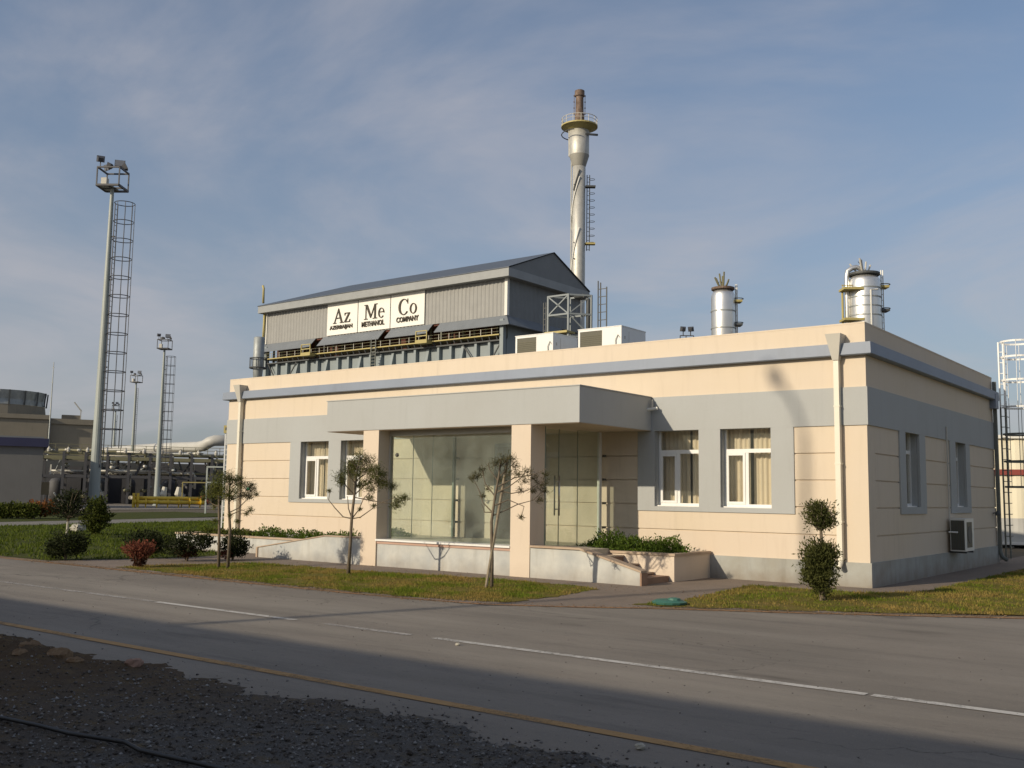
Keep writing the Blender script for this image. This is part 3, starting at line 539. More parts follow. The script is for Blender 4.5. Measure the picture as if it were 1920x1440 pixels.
# windows: frame > pane, curtain
def window(a, c, z0, z1, side=None, flip=False, curtain=1):
    wd = c - a; fr = MB(); d0, d1 = .16, .225; t = .055
    T = (lambda b_, x0, x1, y0, y1, zz0, zz1: b_.box(x0, x1, y0, y1, zz0, zz1)) if side is None else (lambda b_, x0, x1, y0, y1, zz0, zz1: b_.box(-y1, -y0, x0, x1, zz0, zz1))
    zt = z0 + 1.16; mx_ = a + wd * (.46)
    T(fr, a + .013, a + t, d0, d1, z0, z1 - .013); T(fr, c - t, c - .013, d0, d1, z0, z1 - .013); T(fr, a + t, c - t, d0, d1, z1 - t, z1 - .013); T(fr, a + t, c - t, d0, d1, z0, z0 + .07)
    T(fr, a + t, c - t, d0 - .004, d1, zt - .04, zt + .04); T(fr, mx_ - .035, mx_ + .035, d0 + .002, d1, z0 + .07, zt - .04)
    f = fr.build('window', WHITE, OB)
    s = MB(); x0, x1 = a + t + .002, mx_ - .036; y0, y1 = d0 - .014, d0 + .03; zz0, zz1 = z0 + .072, zt - .042
    for r_ in ((x0, x0 + .05, zz0, zz1), (x1 - .05, x1, zz0, zz1), (x0 + .05, x1 - .05, zz0, zz0 + .05), (x0 + .05, x1 - .05, zz1 - .05, zz1)): T(s, r_[0], r_[1], y0, y1, r_[2], r_[3])
    s.build('sash', WHITE, f)
    for r_ in ((x0 + .05, x1 - .05, zz0 + .05, zz1 - .05, d0 + .005), (mx_ + .035, c - t, z0 + .07, zt - .04, d0 + .03), (a + t, c - t, zt + .04, z1 - t, d0 + .03)):
        g = MB(); T(g, r_[0], r_[1], r_[4], r_[4] + .006, r_[2], r_[3]); g.build('pane', WGLASS, f)
    sl_ = MB(); T(sl_, a + .013, c - .013, .06, d0 + .01, z0 - .0, z0 + .022); sl_.build('sill', WHITE, f)
    for (c0, c1, ph) in ((a - .1, a + wd * .44, 0), (a + wd * .50, c + .1, 2)) if curtain == 1 else ((a - .1, a + wd * .62, 0), (a + wd * .66, c + .1, 1)):
        cu = MB(); n_ = int((c1 - c0) / .012); vs = []
        for i in range(n_ + 1):
            x = c0 + (c1 - c0) * i / n_; y = .40 + .022 * math.sin(x * 62 + ph) + .012 * math.sin(x * 23)
            vs += [(x, y, z0 - .3), (x, y, z1 + .1)] if side is None else [(-y, x, z0 - .3), (-y, x, z1 + .1)]
        cu.add(vs, [(2 * i, 2 * i + 2, 2 * i + 3, 2 * i + 1) for i in range(n_)]); cu.build('curtain', CURT, f, smooth=True)
for i, (a, c) in enumerate(wins): window(a, c, *WZ, curtain=2 if i == 0 else 1)
for a, c in swins: window(a, c, *SWZ, side=1)

# porch canopy, pillars, glass vestibule
q = MB(); q.box(-11.8, -4.62, -2.86, -.03, 3.06, 3.776); q.build('canopy', GREY, OB)
q = MB(); q.box(-11.78, -4.64, -2.84, -.031, 3.048, 3.059); q.build('soffit', SOFFIT, OB)
q = MB(); q.box(-11.82, -4.60, -2.875, -.03, 3.776, 3.795); q.build('canopy_flashing', GREY, OB)
for x in (-10.56, -6.28):
    q = MB(); q.box(x, x + .49, -2.85, -2.36, 0, 3.048); q.build('pillar', CREAML, OB)
q = MB(); q.box(-10.08, -6.28, -2.5, -2.42, 2.93, 3.046); q.box(-10.08, -10.04, -2.5, -2.42, .62, 2.93); q.build('glazing_frame', HOPM, OB)
q = MB(); q.box(-10.07, -6.28, -2.87, -2.40, .565, .605); q.build('sill', WHITE, OB)
q = MB(); q.box(-10.07, -6.28, -2.83, -2.40, .505, .563); q.build('sill_course', PINK, OB)
q = MB(); q.box(-10.07, -6.28, -2.81, -2.42, 0, .503); q.build('base_wall', STAIN, OB)
q = MB(); q.box(-11.7, -5.3, -2.40, -.035, 0, .585); q.box(-5.79, -4.72, -2.66, -2.4, 0, .585); q.box(-5.3, -4.72, -2.4, -1.6, 0, .585); q.box(-11.7, -10.57, -2.62, -2.4, 0, .585); q.build('porch_floor', FLOORM, OB)
for x0, x1 in ((-10.04, -8.12), (-8.11, -6.28)):
    q = MB(); q.box(x0, x1, -2.465, -2.453, .607, 2.93); q.build('glass_pane', GGLASS, OB)
for y0, y1 in ((-2.42, -1.66), (-1.65, -.97), (-.96, -.22)):
    q = MB(); q.box(-10.106, -10.094, y0, y1, .59, 3.04); q.build('glass_pane', GGLASS, OB)
q = MB(); q.box(-5.806, -5.794, -1.13, -.31, .59, 3.04); q.build('glass_pane', GGLASS, OB)
for y0, y1 in ((-2.33, -1.845), (-1.835, -1.14)):
    q = MB(); q.box(-5.806, -5.794, y0, y1, .595, 3.0); dl = q.build('glass_door', GGLASS, OB)
    if y0 < -2:
        h_ = MB()
        for xx in (-5.86, -5.74): h_.tube([(xx, -1.90, 1.22), (xx, -1.90, 2.05)], .016, 8)
        for zz_ in (1.35, 1.92): h_.tube([(-5.86, -1.90, zz_), (-5.74, -1.90, zz_)], .012, 6)
        h_.build('handle', STEEL, dl, smooth=True)
for x in (-10.1, -5.8):
    q = MB(); q.box(x - .03, x + .03, -.30 if x > -8 else -.2, -.21 if x > -8 else -.12, .59, 3.04); q.build('frame_post', WHITEP if x > -8 else GEDGE, OB)
q = MB(); q.box(-5.815, -5.785, -2.36, -2.33, .59, 3.04); q.build('frame_post', GEDGE, OB)
for x, y in ((-10.1, -1.655), (-10.1, -.965), (-5.8, -1.135), (-5.8, -1.84), (-5.8, -2.335)):
    q = MB(); q.box(x - .008, x + .008, y - .005, y + .005, .6, 3.02); q.build('glass_joint', GEDGE, OB)
for x, y in ((-10.08, -.08), (-5.77, -.12)):
    for z in (.95, 1.48, 2.0, 2.52):
        q = MB(); q.box(x - .03, x + .03, y - .03, y + .05, z - .025, z + .025); q.build('glass_clip', CLIP, OB)
q = MB(); q.box(-9.5, -9.3, -2.44, -2.40, 0.0, 0.0001) if False else q.lathe((0, 0, 0), [(.045, 0), (.05, .02), (.03, .05)], 10); ob_ = q.build('glass_clip', CLIP, OB); ob_.location = (-9.86, -2.44, 2.5); ob_.rotation_euler = (1.57, 0, 0)
q = MB(); q.box(-8.85, -7.5, -.05, -.004, .6, 2.78); q.build('inner_door', DOORB, OB)
q = MB(); q.box(-8.92, -8.85, -.06, -.004, .6, 2.86); q.box(-7.5, -7.43, -.06, -.004, .6, 2.82); q.box(-8.85, -7.5, -.06, -.004, 2.78, 2.86); q.build('door_frame', flat('door_frame_blue_grey', (.12, .13, .14), .5), OB)
# front base walls, copings, steps
def xz(y): return lambda x, z: (x, y, z)
q = MB(); q.prism([(-5.785, 0), (-3.27, 0), (-3.27, .25), (-4.6, .60), (-5.785, .60)], xz(-2.83), xz(-2.67)); q.build('stair_wall', STAIN, OB)
q = MB()
for (xa, za), (xb, zb) in (((-5.785, .60), (-4.6, .60)), ((-4.6, .60), (-3.24, .243))): q.prism([(xa, za + .002), (xb, zb + .002), (xb, zb + .04), (xa, za + .04)], xz(-2.87), xz(-2.63))
q.build('coping', TANST, OB)
q = MB(); q.box(-3.268, -3.235, -2.86, -2.64, 0, .24); q.build('wall_end_cap', STEPM, OB)
for i in range(4):
    x0 = -4.72 + .34 * i; z = .585 - .146 * (i) - .0
    if i == 0: continue
    q = MB(); q.box(x0 - .34, x0, -2.669, -1.6, 0, z); q.build('step', STEPM, OB)
    q = MB(); q.box(x0 - .36, x0 + .02, -2.669, -1.6, z + .001, z + .028); q.build('step_tread', TANST, OB)
q = MB(); q.box(-3.70, -3.36, -2.6, -1.6, 0, .12); q.build('step', STEPM, OB)
q = MB(); q.prism([(-14.17, 0), (-10.565, 0), (-10.565, .60), (-11.77, .60), (-14.17, .24)], xz(-2.83), xz(-2.67)); q.build('ramp_wall', STAIN, OB)
q = MB()
for (xa, za), (xb, zb) in (((-14.2, .236), (-11.77, .60)), ((-11.77, .60), (-10.565, .60))): q.prism([(xa, za + .002), (xb, zb + .002), (xb, zb + .026), (xa, za + .026)], xz(-2.85), xz(-2.65))
q.build('coping', TANST, OB)
q = MB(); q.prism([(-14.1, 0), (-11.72, 0), (-11.72, .56), (-14.1, .05)], xz(-2.65), xz(-1.62)); q.build('ramp', FLOORM, OB)
q = MB(); q.box(-14.23, -14.17, -2.86, -2.64, 0, .25); q.build('wall_end_cap', TANST, OB)
def planter(x0, x1, y0, y1, h, M_):
    q = MB(); t = .14
    q.box(x0, x1, y0, y0 + t, 0, h); q.box(x0, x0 + t, y0 + t, y1, 0, h); q.box(x1 - t, x1, y0 + t, y1, 0, h); w = q.build('planter_wall', M_, OB)
    q = MB(); e = .03; q.box(x0 - e, x1 + e, y0 - e, y0 + t, h, h + .045); q.box(x1 - t, x1 + e, y0 + t, y1, h, h + .045); q.box(x0 - e, x0 + t, y0 + t, y1, h, h + .045); q.build('coping', TANST, w)
    q = MB(); q.box(x0 + t, x1 - t, y0 + t, y1, .02, h - .06); q.build('planter_soil', SOIL, w)
planter(-5.29, -3.25, -1.58, -.035, .50, CREAML)
planter(-18.9, -11.74, -1.95, -.035, .40, STAIN)
# downpipes with hopper heads
def downpipe(x, rx=.045):
    dp = MB(); dp.box(x - .05, x + .05, -.155, -.045, .50, 4.33); pz = dp.build('downpipe', PIPEM, OB)
    hp_ = MB(); w0, w1 = .15, .06
    vs = [(x - w0, -.30, 4.80), (x + w0, -.30, 4.80), (x + w0, -.002, 4.80), (x - w0, -.002, 4.80), (x - w1, -.175, 4.30), (x + w1, -.175, 4.30), (x + w1, -.03, 4.30), (x - w1, -.03, 4.30)]
    hp_.add(vs, [(0, 1, 2, 3), (4, 5, 6, 7), (0, 1, 5, 4), (1, 2, 6, 5), (2, 3, 7, 6), (3, 0, 4, 7)]); hp_.build('hopper_head', HOPM, pz)
    el = MB(); el.tube([(x, -.10, .54), (x, -.11, .46), (x, -.17, .40), (x, -.22, .37)], .05, 10); el.build('outlet_elbow', PIPEM, pz, smooth=True)
    for z in (1.2, 2.3, 3.4): k = MB(); k.box(x - .06, x + .06, -.16, -.01, z, z + .03); k.build('pipe_bracket', PIPEM, pz)
downpipe(-.52); downpipe(-18.66)
q = MB(); q.box(.03, .12, DP - .13, DP - .03, .4, 4.9); pz = q.build('downpipe', LADM, OB)
q = MB(); q.tube([(.075, DP - .08, .42), (.075, DP - .08, .3), (.14, DP - .14, .16), (.25, DP - .2, .1)], .055, 10); q.build('outlet_elbow', LADM, pz, smooth=True)
q = MB(); q.box(.0, .16, DP - .35, DP - .02, 4.15, 4.55); q.build('hopper_head', BLUE, pz)
# conduit running down the side wall to the cooling unit
q = MB(); q.tube([(.045, 5.56, 3.36), (.045, 5.56, 1.2)], .018, 8); q.build('conduit', HOPM, OB)
q = MB(); q.box(-19.44, -19.40, .1, .14, 2.9, 4.3); q.build('cable', CLIP, OB)

# wall cooling unit on the side
AC = thing('wall_cooling_unit', 'cream split cooling unit mounted low on the shaded side wall', 'cooling unit', (.2, 5.9, .5))
q = MB(); q.box(-.13, .19, -.42, .42, 0, .74); q.build('casing', WHITEP, AC)
q = MB(); q.box(-.11, .17, -.428, -.421, .03, .70); q.build('side_coil', GRILLE, AC)
q = MB(); [q.box(-.11 + .035 * i, -.10 + .035 * i, -.436, -.429, .03, .70) for i in range(9)]; q.build('coil_guard', DKSTEEL, AC)
q = MB(); q.box(.191, .196, -.25, .22, .08, .66); q.build('fan_grille', GRILLE, AC)
q = MB(); q.tube([(.196, -.0, .37), (.205, -.0, .37)], .2, 16); q.build('fan_hub', DKSTEEL, AC)
q = MB(); q.tube([(.03, -.44, .43), (.03, -.46, .43), (-.15, -.46, .43)], .02, 8); q.build('pipe_stub', WHITE, AC)
for y in (-.3, .3): q = MB(); q.box(-.19, .19, y - .02, y + .02, -.045, -.001); q.build('bracket', DKSTEEL, AC)
# rooftop units
def roof_unit(loc, w, d, h, label):
    t = thing('rooftop_cooling_unit', label, 'cooling unit', loc, 0, 'cooling units on the roof')
    q = MB(); q.box(0, w, .03, d, 0, h); q.box(0, .06, 0, .03, 0, h); q.box(w * .56, w, 0, .03, 0, h); q.box(.06, w * .56, 0, .03, h - .06, h); q.build('casing', WHITE, t)
    q = MB(); q.box(.06, w * .56, .012, .028, .05, h - .061); q.build('grille', GRILLE, t)
    q = MB(); [q.box(.06, w * .56, .002, .011, .08 + .05 * i, .09 + .05 * i) for i in range(int((h - .2) / .05))]; q.build('grille_wires', flat('olive_wire', (.16, .15, .09), .6), t)
    q = MB(); q.tube([(w * .88, -.01, .5), (w * .88, -.03, h - .35), (w * .93, -.02, h - .22), (w * .97, .0, h - .3)], .012, 6); q.build('handle_cable', HOPM, t)
    q = MB(); q.box(-.01, w + .01, -.01, d + .01, h, h + .02); q.build('top_cover', WHITE, t)
    q = MB(); q.box(w + .001, w + .004, d * .3, d * .31, .1, h - .1); q.box(w + .001, w + .005, d * .12, d * .16, h - .32, h - .24); q.build('side_seam', HOPM, t)
roof_unit((-10.65, 3.0, 4.71), 1.28, 1.2, 1.32, 'white rooftop cooling unit nearer the tall sign building')
roof_unit((-8.55, 3.0, 4.71), 1.34, 1.25, 1.32, 'white rooftop cooling unit, right one of the pair on the roof')
# small fittings
t = thing('security_camera', 'small camera on a bracket at the canopy and wall corner', 'camera', (-4.55, -.12, 3.5))
q = MB(); q.bar((0, 0, 0), (0, 0, .22), .03); q.build('bracket', HOPM, t)
q = MB(); q.tube([(-.1, -.08, 0), (.14, -.02, .03)], .035, 8); q.build('body', WHITEP, t)
t = thing('wall_lamp', 'small dark lamp on the shaded side wall near its rear edge', 'lamp', (0, 10.2, 1.33))
q = MB(); q.bar((0, 0, 0), (.1, 0, .02), .03); q.build('bracket', DKSTEEL, t); q = MB(); q.lathe((.13, 0, -.06), [(.07, 0), (.075, .05), (.05, .11), (.02, .13)], 10); q.build('lamp_head', DKSTEEL, t)
t = thing('green_sign', 'tiny green plate on the cream wall left of the windows', 'sign', (-18.32, -.004, 1.66))
q = MB(); q.box(0, .12, -.006, 0, 0, .08); q.build('plate', GREENS, t); q = MB(); q.box(-.07, -.01, -.006, 0, .0, .08); q.build('white_plate', WHITE, t)
for x_, y_, z_, lab in ((-1.36, -5.27, .02, 'crumpled teal plastic lid on the grass edge by the walkway'),):
    t = thing('teal_lid', lab, 'lid', (x_, y_, z_)); q = MB(); q.lathe((0, 0, 0), [(.26, 0), (.27, .03), (.2, .06), (.05, .07)], 14); q.build('lid', TEAL, t); q = MB(); q.lathe((.1, -.03, .06), [(.1, 0), (.09, .03), (.03, .04)], 10); q.build('knob', TEAL, t)
# cat ladder at the back corner
LD = thing('caged_roof_ladder', 'caged ladder with white top at the rear corner of the office', 'ladder', (.42, 11.25, 0))
LW = WHITE
for x in (-.34, -.22):
    q = MB(); q.bar((x, 0, 4.25), (x, 0, 6.08), .06, .035); q.build('stringer', LW, LD)
    q = MB(); q.bar((x, 0, .1), (x, 0, 4.25), .06, .035); q.build('stringer', LADM, LD)
for z in np.arange(.4, 6.1, .3):
    q = MB(); q.tube([(-.34, 0, z), (-.22, .0, z), (-.22, .4, z)], .012, 6); q.build('rung', LW if z > 4.2 else LADM, LD)
cyc = (.12, .22)
for i, z in enumerate((2.05, 2.75, 3.5, 4.25, 5.0, 5.65, 6.08)):
    q = MB(); n_ = 18; pts = [(cyc[0] + .46 * math.cos(a), cyc[1] + .46 * math.sin(a), z) for a in np.linspace(-2.9, 2.9, n_)]
    for a_, b_ in zip(pts, pts[1:]): q.bar(a_, b_, .01, .05)
    q.build('cage_hoop', LW if z > 4.2 else LADM, LD)
for a in (-2.2, -1.5, -.7, 0.1, .9, 1.7, 2.4):
    x, y = cyc[0] + .47 * math.cos(a), cyc[1] + .47 * math.sin(a)
    q = MB(); q.bar((x, y, 4.4), (x, y, 6.1), .035, .01); q.build('cage_bar', LW, LD); q = MB(); q.bar((x, y, 2.03), (x, y, 4.4), .035, .01); q.build('cage_bar', LADM, LD)
# shed beyond, on the right
SD = thing('cream_metal_shed', 'cream and grey corrugated shed with a red band beyond the ladder', 'shed', tuple(PD(1862, 1021, 41) * (1, 1, 0)), math.radians(20))
q = MB(); n_ = 90; vs = [];
for i in range(n_ + 1):
    x = -2 + i * .15; y = (0, .03, .03, 0)[i % 4]; vs += [(x, y, 1.05), (x, y, 3.95)]
q.add(vs, [(2 * i, 2 * i + 2, 2 * i + 3, 2 * i + 1) for i in range(n_)]); q.box(-2, 11.5, .04, 5, .3, 3.95); q.build('wall', CREAMSHED, SD)
q = MB(); vs = []
for i in range(n_ + 1):
    x = -2 + i * .15; y = (-.01, .02, .02, -.01)[i % 4]; vs += [(x, y, .2), (x, y, 1.05)]
q.add(vs, [(2 * i, 2 * i + 2, 2 * i + 3, 2 * i + 1) for i in range(n_)]); q.build('lower_wall', GREYSHED, SD)
q = MB(); q.box(-2, 11.5, -.08, -.02, 2.62, 2.82); q.build('red_band', RED, SD); q = MB(); q.box(-2, 11.5, -.12, .03, .1, .2); q.build('base_rail', WHITEP, SD); q = MB(); q.box(-2.05, 11.55, -.12, 5, 3.95, 4.08); q.build('roof', WHITEP, SD)

# ------------------------------------------------------------------ plants
def leaves(name, blobs, n, size, M, parent=None, shell=.55, up=.3, aspect=2.2, asvec=None):
    """blobs: list of (cx,cy,cz,rx,ry,rz); leaf-sized quads spread through them"""
    B = np.array(blobs, float); wts = (B[:, 3] * B[:, 4] * B[:, 5]) ** .67; k = RNG.choice(len(B), n, p=wts / wts.sum())
    d = RNG.standard_normal((n, 3)); d /= np.linalg.norm(d, axis=1)[:, None]; rr = (shell + (1 - shell) * RNG.random(n)) * np.where(RNG.random(n) < .12, 1.12, 1)
    lump = 1 + .16 * np.sin(d[:, 0] * 7 + k) * np.sin(d[:, 1] * 6 + 1.3 * k) + .12 * np.sin(d[:, 2] * 9 + k * 2)
    c = B[k, :3] + d * B[k, 3:6] * (rr * lump)[:, None]
    t = d * .7 + RNG.standard_normal((n, 3)) * .7; t[:, 2] += up; t /= np.linalg.norm(t, axis=1)[:, None]
    s = np.cross(t, RNG.standard_normal((n, 3))); s /= np.linalg.norm(s, axis=1)[:, None] + 1e-9
    sz = size * RNG.uniform(.6, 1.4, n)[:, None]; a = t * sz; bb = s * sz / aspect
    V = np.stack([c - a, c + bb * .9, c + a, c - bb * .9], 1).reshape(-1, 3); F = np.arange(n * 4).reshape(-1, 4)
    V[:, 2] = np.maximum(V[:, 2], .0) if parent is not None else V[:, 2]
    return npmesh(name, V, F, M, parent)
def stems(parent, h, spread, n, r, M, seed=0):
    rs = random.Random(seed); q = MB()
    for i in range(n):
        a = rs.uniform(0, 6.28); e = rs.uniform(.4, 1) * spread
        q.tube([(0, 0, -.02), (.25 * e * math.cos(a), .25 * e * math.sin(a), h * .35), (e * math.cos(a), e * math.sin(a), h)], [r, r * .7, r * .3], 5)
    return q.build('stem', M, parent)
def bush(name, label, loc, blobs, n, size, M, cat='bush', st=(.4, .2, 5, .02), group=None, shell=.5, up=.3, extra=None):
    t = thing(name, label, cat, loc, math.atan2(Rv[1], Rv[0]), group)
    leaves('foliage', blobs, n, size, M, t, shell, up); leaves('stray_shoots', [(x, y, z + .03, a * 1.12, b_ * 1.12, c * 1.2) for x, y, z, a, b_, c in blobs], n // 9, size * 1.1, M, t, .85, .9)['kind'] = 'stuff'; stems(t, st[0], st[1], st[2], st[3], BARK, seed=n)
    if extra: leaves('foliage', extra[0], extra[1], size, extra[2], t, shell, up)
    return t
G = lambda u, v: tuple(PL(u, v, 2, 0.0))
bush('round_bush', 'dark round bush at the lawn edge by the road, leftmost of the row', G(123, 1051), [(0, 0, .35, .44, .40, .30), (.22, .05, .40, .26, .3, .24), (-.2, 0, .26, .26, .3, .22)], 3800, .028, LEAFD, group='bushes along the left lawn')
bush('upright_shrub', 'tall dark upright shrub standing alone on the left lawn', G(178, 1004), [(0, 0, .62, .52, .5, .42), (0, 0, .98, .36, .36, .36), (0, 0, .28, .24, .24, .26)], 3800, .05, LEAFY, cat='shrub', st=(.6, .2, 4, .04))
bush('red_bush', 'low red-leaved bush on the grass strip by the road', G(258, 1065), [(-.13, 0, .38, .22, .25, .12), (.10, 0, .40, .26, .25, .16), (.02, 0, .30, .22, .2, .14)], 1700, .028, LEAFR, st=(.34, .2, 14, .012), extra=([(.03, 0, .15, .15, .14, .14)], 500, LEAFBR))
bush('dark_bush', 'low dark green bush directly behind the red one', G(272, 1048), [(0, 0, .42, .48, .45, .26), (.2, 0, .3, .3, .3, .2)], 3200, .03, LEAFD, group='bushes along the left lawn')
bush('dark_bush', 'dark flat-topped bush leaning right, between the red bush and the pine pair', G(350, 1053), [(-.22, 0, .33, .34, .35, .24), (.08, 0, .42, .42, .4, .24), (.38, .05, .48, .2, .3, .15)], 3400, .03, LEAFD, group='bushes along the left lawn', st=(.4, .3, 10, .02), extra=([(0, 0, .22, .26, .2, .16)], 700, LEAFBR))
bush('dark_bush', 'dark rounded bush behind the two pine trunks near the planter', G(436, 1051), [(0, 0, .34, .33, .33, .28), (.14, 0, .3, .25, .25, .22)], 3000, .028, LEAFD, group='bushes along the left lawn', extra=([(-.1, -.2, .15, .16, .15, .1)], 300, LEAFR))
t = thing('bare_young_tree', 'small wispy dark tree with whitewashed foot on the left lawn', 'tree', G(125, 1009), math.atan2(Rv[1], Rv[0]))
q = MB(); q.tube([(0, 0, 0), (.01, 0, .55)], [.05, .045], 8); q.build('whitewashed_foot', PALE, t)
q = MB(); q.tube([(.01, 0, .55), (.02, 0, 1.0)], [.045, .03], 8)
for i in range(34):
    a = random.uniform(0, 6.28); e = random.uniform(.3, .85); z = random.uniform(.7, 1.6); q.tube([(.02, 0, .65), (.5 * e * math.cos(a), .5 * e * math.sin(a), .3 * .9 + z * .6), (e * math.cos(a), e * math.sin(a), z)], [.02, .012, .004], 4)
q.build('trunk', BARK, t); leaves('crown', [(0, 0, 1.0, .8, .7, .42), (.1, 0, 1.35, .5, .5, .3)], 2200, .045, LEAFD, t, .2)
# hedge at the far left
t = thing('low_hedge', 'low clipped green hedge in front of the grey block wall', 'hedge', tuple(PL(20, 973, 2, 0)), math.atan2(Rv[1], Rv[0]))
leaves('foliage', [(x, 0, .45, .6, .5, .42) for x in np.arange(-2.6, 1.4, .45)], 6000, .08, LEAFY, t, .6); q = MB(); [q.bar((x, 0, 0), (x, 0, .4), .05) for x in np.arange(-2.4, 1.4, .4)]; q.build('stem', BARK, t)
bush('orange_bush', 'rusty orange bush at the right end of the low hedge', tuple(PL(76, 973, 2, 0)), [(0, 0, .5, .95, .5, .36)], 2200, .08, LEAFO)
# planter shrubs
def shrub(label, x, y, z, blobs, n, size, M_, name='planter_shrub', group=None):
    t = thing(name, label, 'shrub', (x, y, z), 0, group); leaves('foliage', blobs, n, size, M_, t, .45, .5); q = MB()
    for i in range(7): a = i * .9; q.tube([(0, 0, -.05), (.15 * math.cos(a), .15 * math.sin(a), .2)], .01, 5)
    q.build('stem', BARK, t); return t
shrub('large glossy green shrub at the door end of the right planter', -4.85, -.85, .46, [(-.25, -.1, .14, .48, .5, .32), (.28, -.1, .12, .48, .5, .28), (-.62, -.1, .03, .36, .45, .20), (0, -.42, .05, .6, .25, .20)], 6500, .032, LEAF, group='shrubs in the right planter')
shrub('lower shrub at the outer end of the right planter', -3.75, -.8, .46, [(0, -.1, .12, .40, .5, .26), (-.38, -.1, .08, .36, .45, .22), (.24, -.2, .02, .26, .35, .18)], 5000, .03, LEAF, group='shrubs in the right planter')
for i, (x, w, h, lb) in enumerate(((-18.0, .75, .16, 'thin creeping shrub at the far left end of the left planter'), (-16.9, .7, .17, 'low creeping shrub, second from the far end of the left planter'), (-15.5, .95, .27, 'fuller green shrub under the left pair of windows'), (-13.9, .9, .24, 'green shrub in the left planter behind the tall pine'), (-12.5, .8, .24, 'green shrub in the left planter against the glazed porch'))):
    shrub(lb, x, -1.15, .36, [(-w * .35, 0, .05, w * .5, .5, h), (w * .35, .1, .04, w * .5, .5, h * .9)], 2300, .036, LEAFY if i < 2 else LEAF, group='creeping shrubs in the left planter')
shrub('low green shrub inside the planter strip seen through the porch glass', -11.2, -1.2, .56, [(0, 0, .05, .6, .5, .16)], 1500, .036, LEAF, group='creeping shrubs in the left planter')
# topiary
t = thing('clipped_topiary', 'two-tier clipped juniper with a ball over a bushy cone', 'topiary', G(1540, 1127), math.atan2(Rv[1], Rv[0]))
leaves('lower_tier', [(-.04, 0, .72, .31, .30, .27), (0, 0, .46, .30, .30, .28), (.02, 0, .24, .19, .19, .2), (-.13, 0, .42, .22, .2, .18), (.10, 0, .76, .23, .2, .2)], 8500, .03, LEAFM, t, .3, .6, 3)
leaves('upper_ball', [(.0, 0, 1.36, .27, .26, .24), (-.05, 0, 1.48, .19, .19, .14), (.08, 0, 1.28, .22, .2, .14)], 3200, .026, LEAFM, t, .35, .5, 3)
leaves('stray_shoots', [(-.04, 0, .58, .38, .36, .44), (0, 0, 1.38, .33, .31, .30)], 500, .032, LEAFM, t, .75, .8, 3.5)['kind'] = 'stuff'
q = MB(); q.tube([(.02, 0, 0), (0, 0, .5), (.02, 0, 1.0), (.0, 0, 1.5)], [.05, .035, .028, .01], 8)
for i in range(20): a = i * 2.4; q.tube([(.01, 0, 1.12), (.2 * math.cos(a), .2 * math.sin(a), 1.25 + .02 * i)], [.012, .004], 4)
q.build('trunk', BARK, t)

def needles(q, tips, M_, parent, n=60, L=.09, name='needles'):
    V = []; 
    for (x, y, z, r) in tips:
        m_ = int(n * 3.4 * (r / .1) ** 1.5) + 30; c = np.array((x, y, z)) + RNG.standard_normal((m_, 3)) * r * (.72, .72, .6); d = RNG.standard_normal((m_, 3)); d[:, 2] += .55; d /= np.linalg.norm(d, axis=1)[:, None]
        s = np.cross(d, RNG.standard_normal((m_, 3))); s /= np.linalg.norm(s, axis=1)[:, None]; l = L * RNG.uniform(.6, 1.2, (m_, 1))
        V.append(np.stack([c - s * .0052, c + s * .0052, c + d * l], 1))
    V = np.concatenate(V).reshape(-1, 3); return npmesh(name, V, np.arange(len(V)).reshape(-1, 3), M_, parent)
def pine(label, loc, trunk, tr, branches, tips, M_, px, bm=BARK, n=60, L=.09, stake=None, group=None):
    """coordinates in photo-pixel steps from the foot, px metres each"""
    t = thing('young_pine', label, 'tree', loc, math.atan2(Rv[1], Rv[0]), group); q = MB(); rs = random.Random(len(tips))
    tp = [(x * px, 0, z * px) for x, z in trunk]; q.tube(tp, [tr * (1 - .7 * i / len(tp)) for i in range(len(tp))], 8); q.build('trunk', bm, t, smooth=True)
    ends = []
    for br in branches:
        k = rs.uniform(-.35, .35); pts = [(x * px, k * i * px * 12, z * px) for i, (x, z) in enumerate(br)]; b_ = MB(); b_.tube(pts, [max(.004, tr * .38 * (1 - .75 * i / len(pts))) for i in range(len(pts))], 6); b_.build('branch', bm, t); ends.append((br[-1], pts[-1][1]))
    out_ = []
    for x, z, r in tips:
        dy = min(ends, key=lambda e: (e[0][0] - x) ** 2 + (e[0][1] - z) ** 2)[1] if ends else 0
        out_.append((x * px, dy + rs.uniform(-1, 1) * px * 10, z * px, r * px))
    needles(None, out_, M_, t, n, L)
    tw = MB()
    for x, y, z, r in out_:
        for k in range(4): a = rs.uniform(0, 6.28); e = r * rs.uniform(.5, 1.1); tw.tube([(x, y, z - r * .4), (x + e * math.cos(a), y + e * math.sin(a), z + rs.uniform(-.2, .9) * r)], [.005, .002], 4)
    tw.build('twigs', bm, t)['kind'] = 'stuff'
    if stake:
        q = MB(); q.tube([(stake[0][0] * px, -.02, stake[0][1] * px), (stake[1][0] * px, .03, stake[1][1] * px)], stake[2], 7); q.build('stake', BARKP, t)
    return t
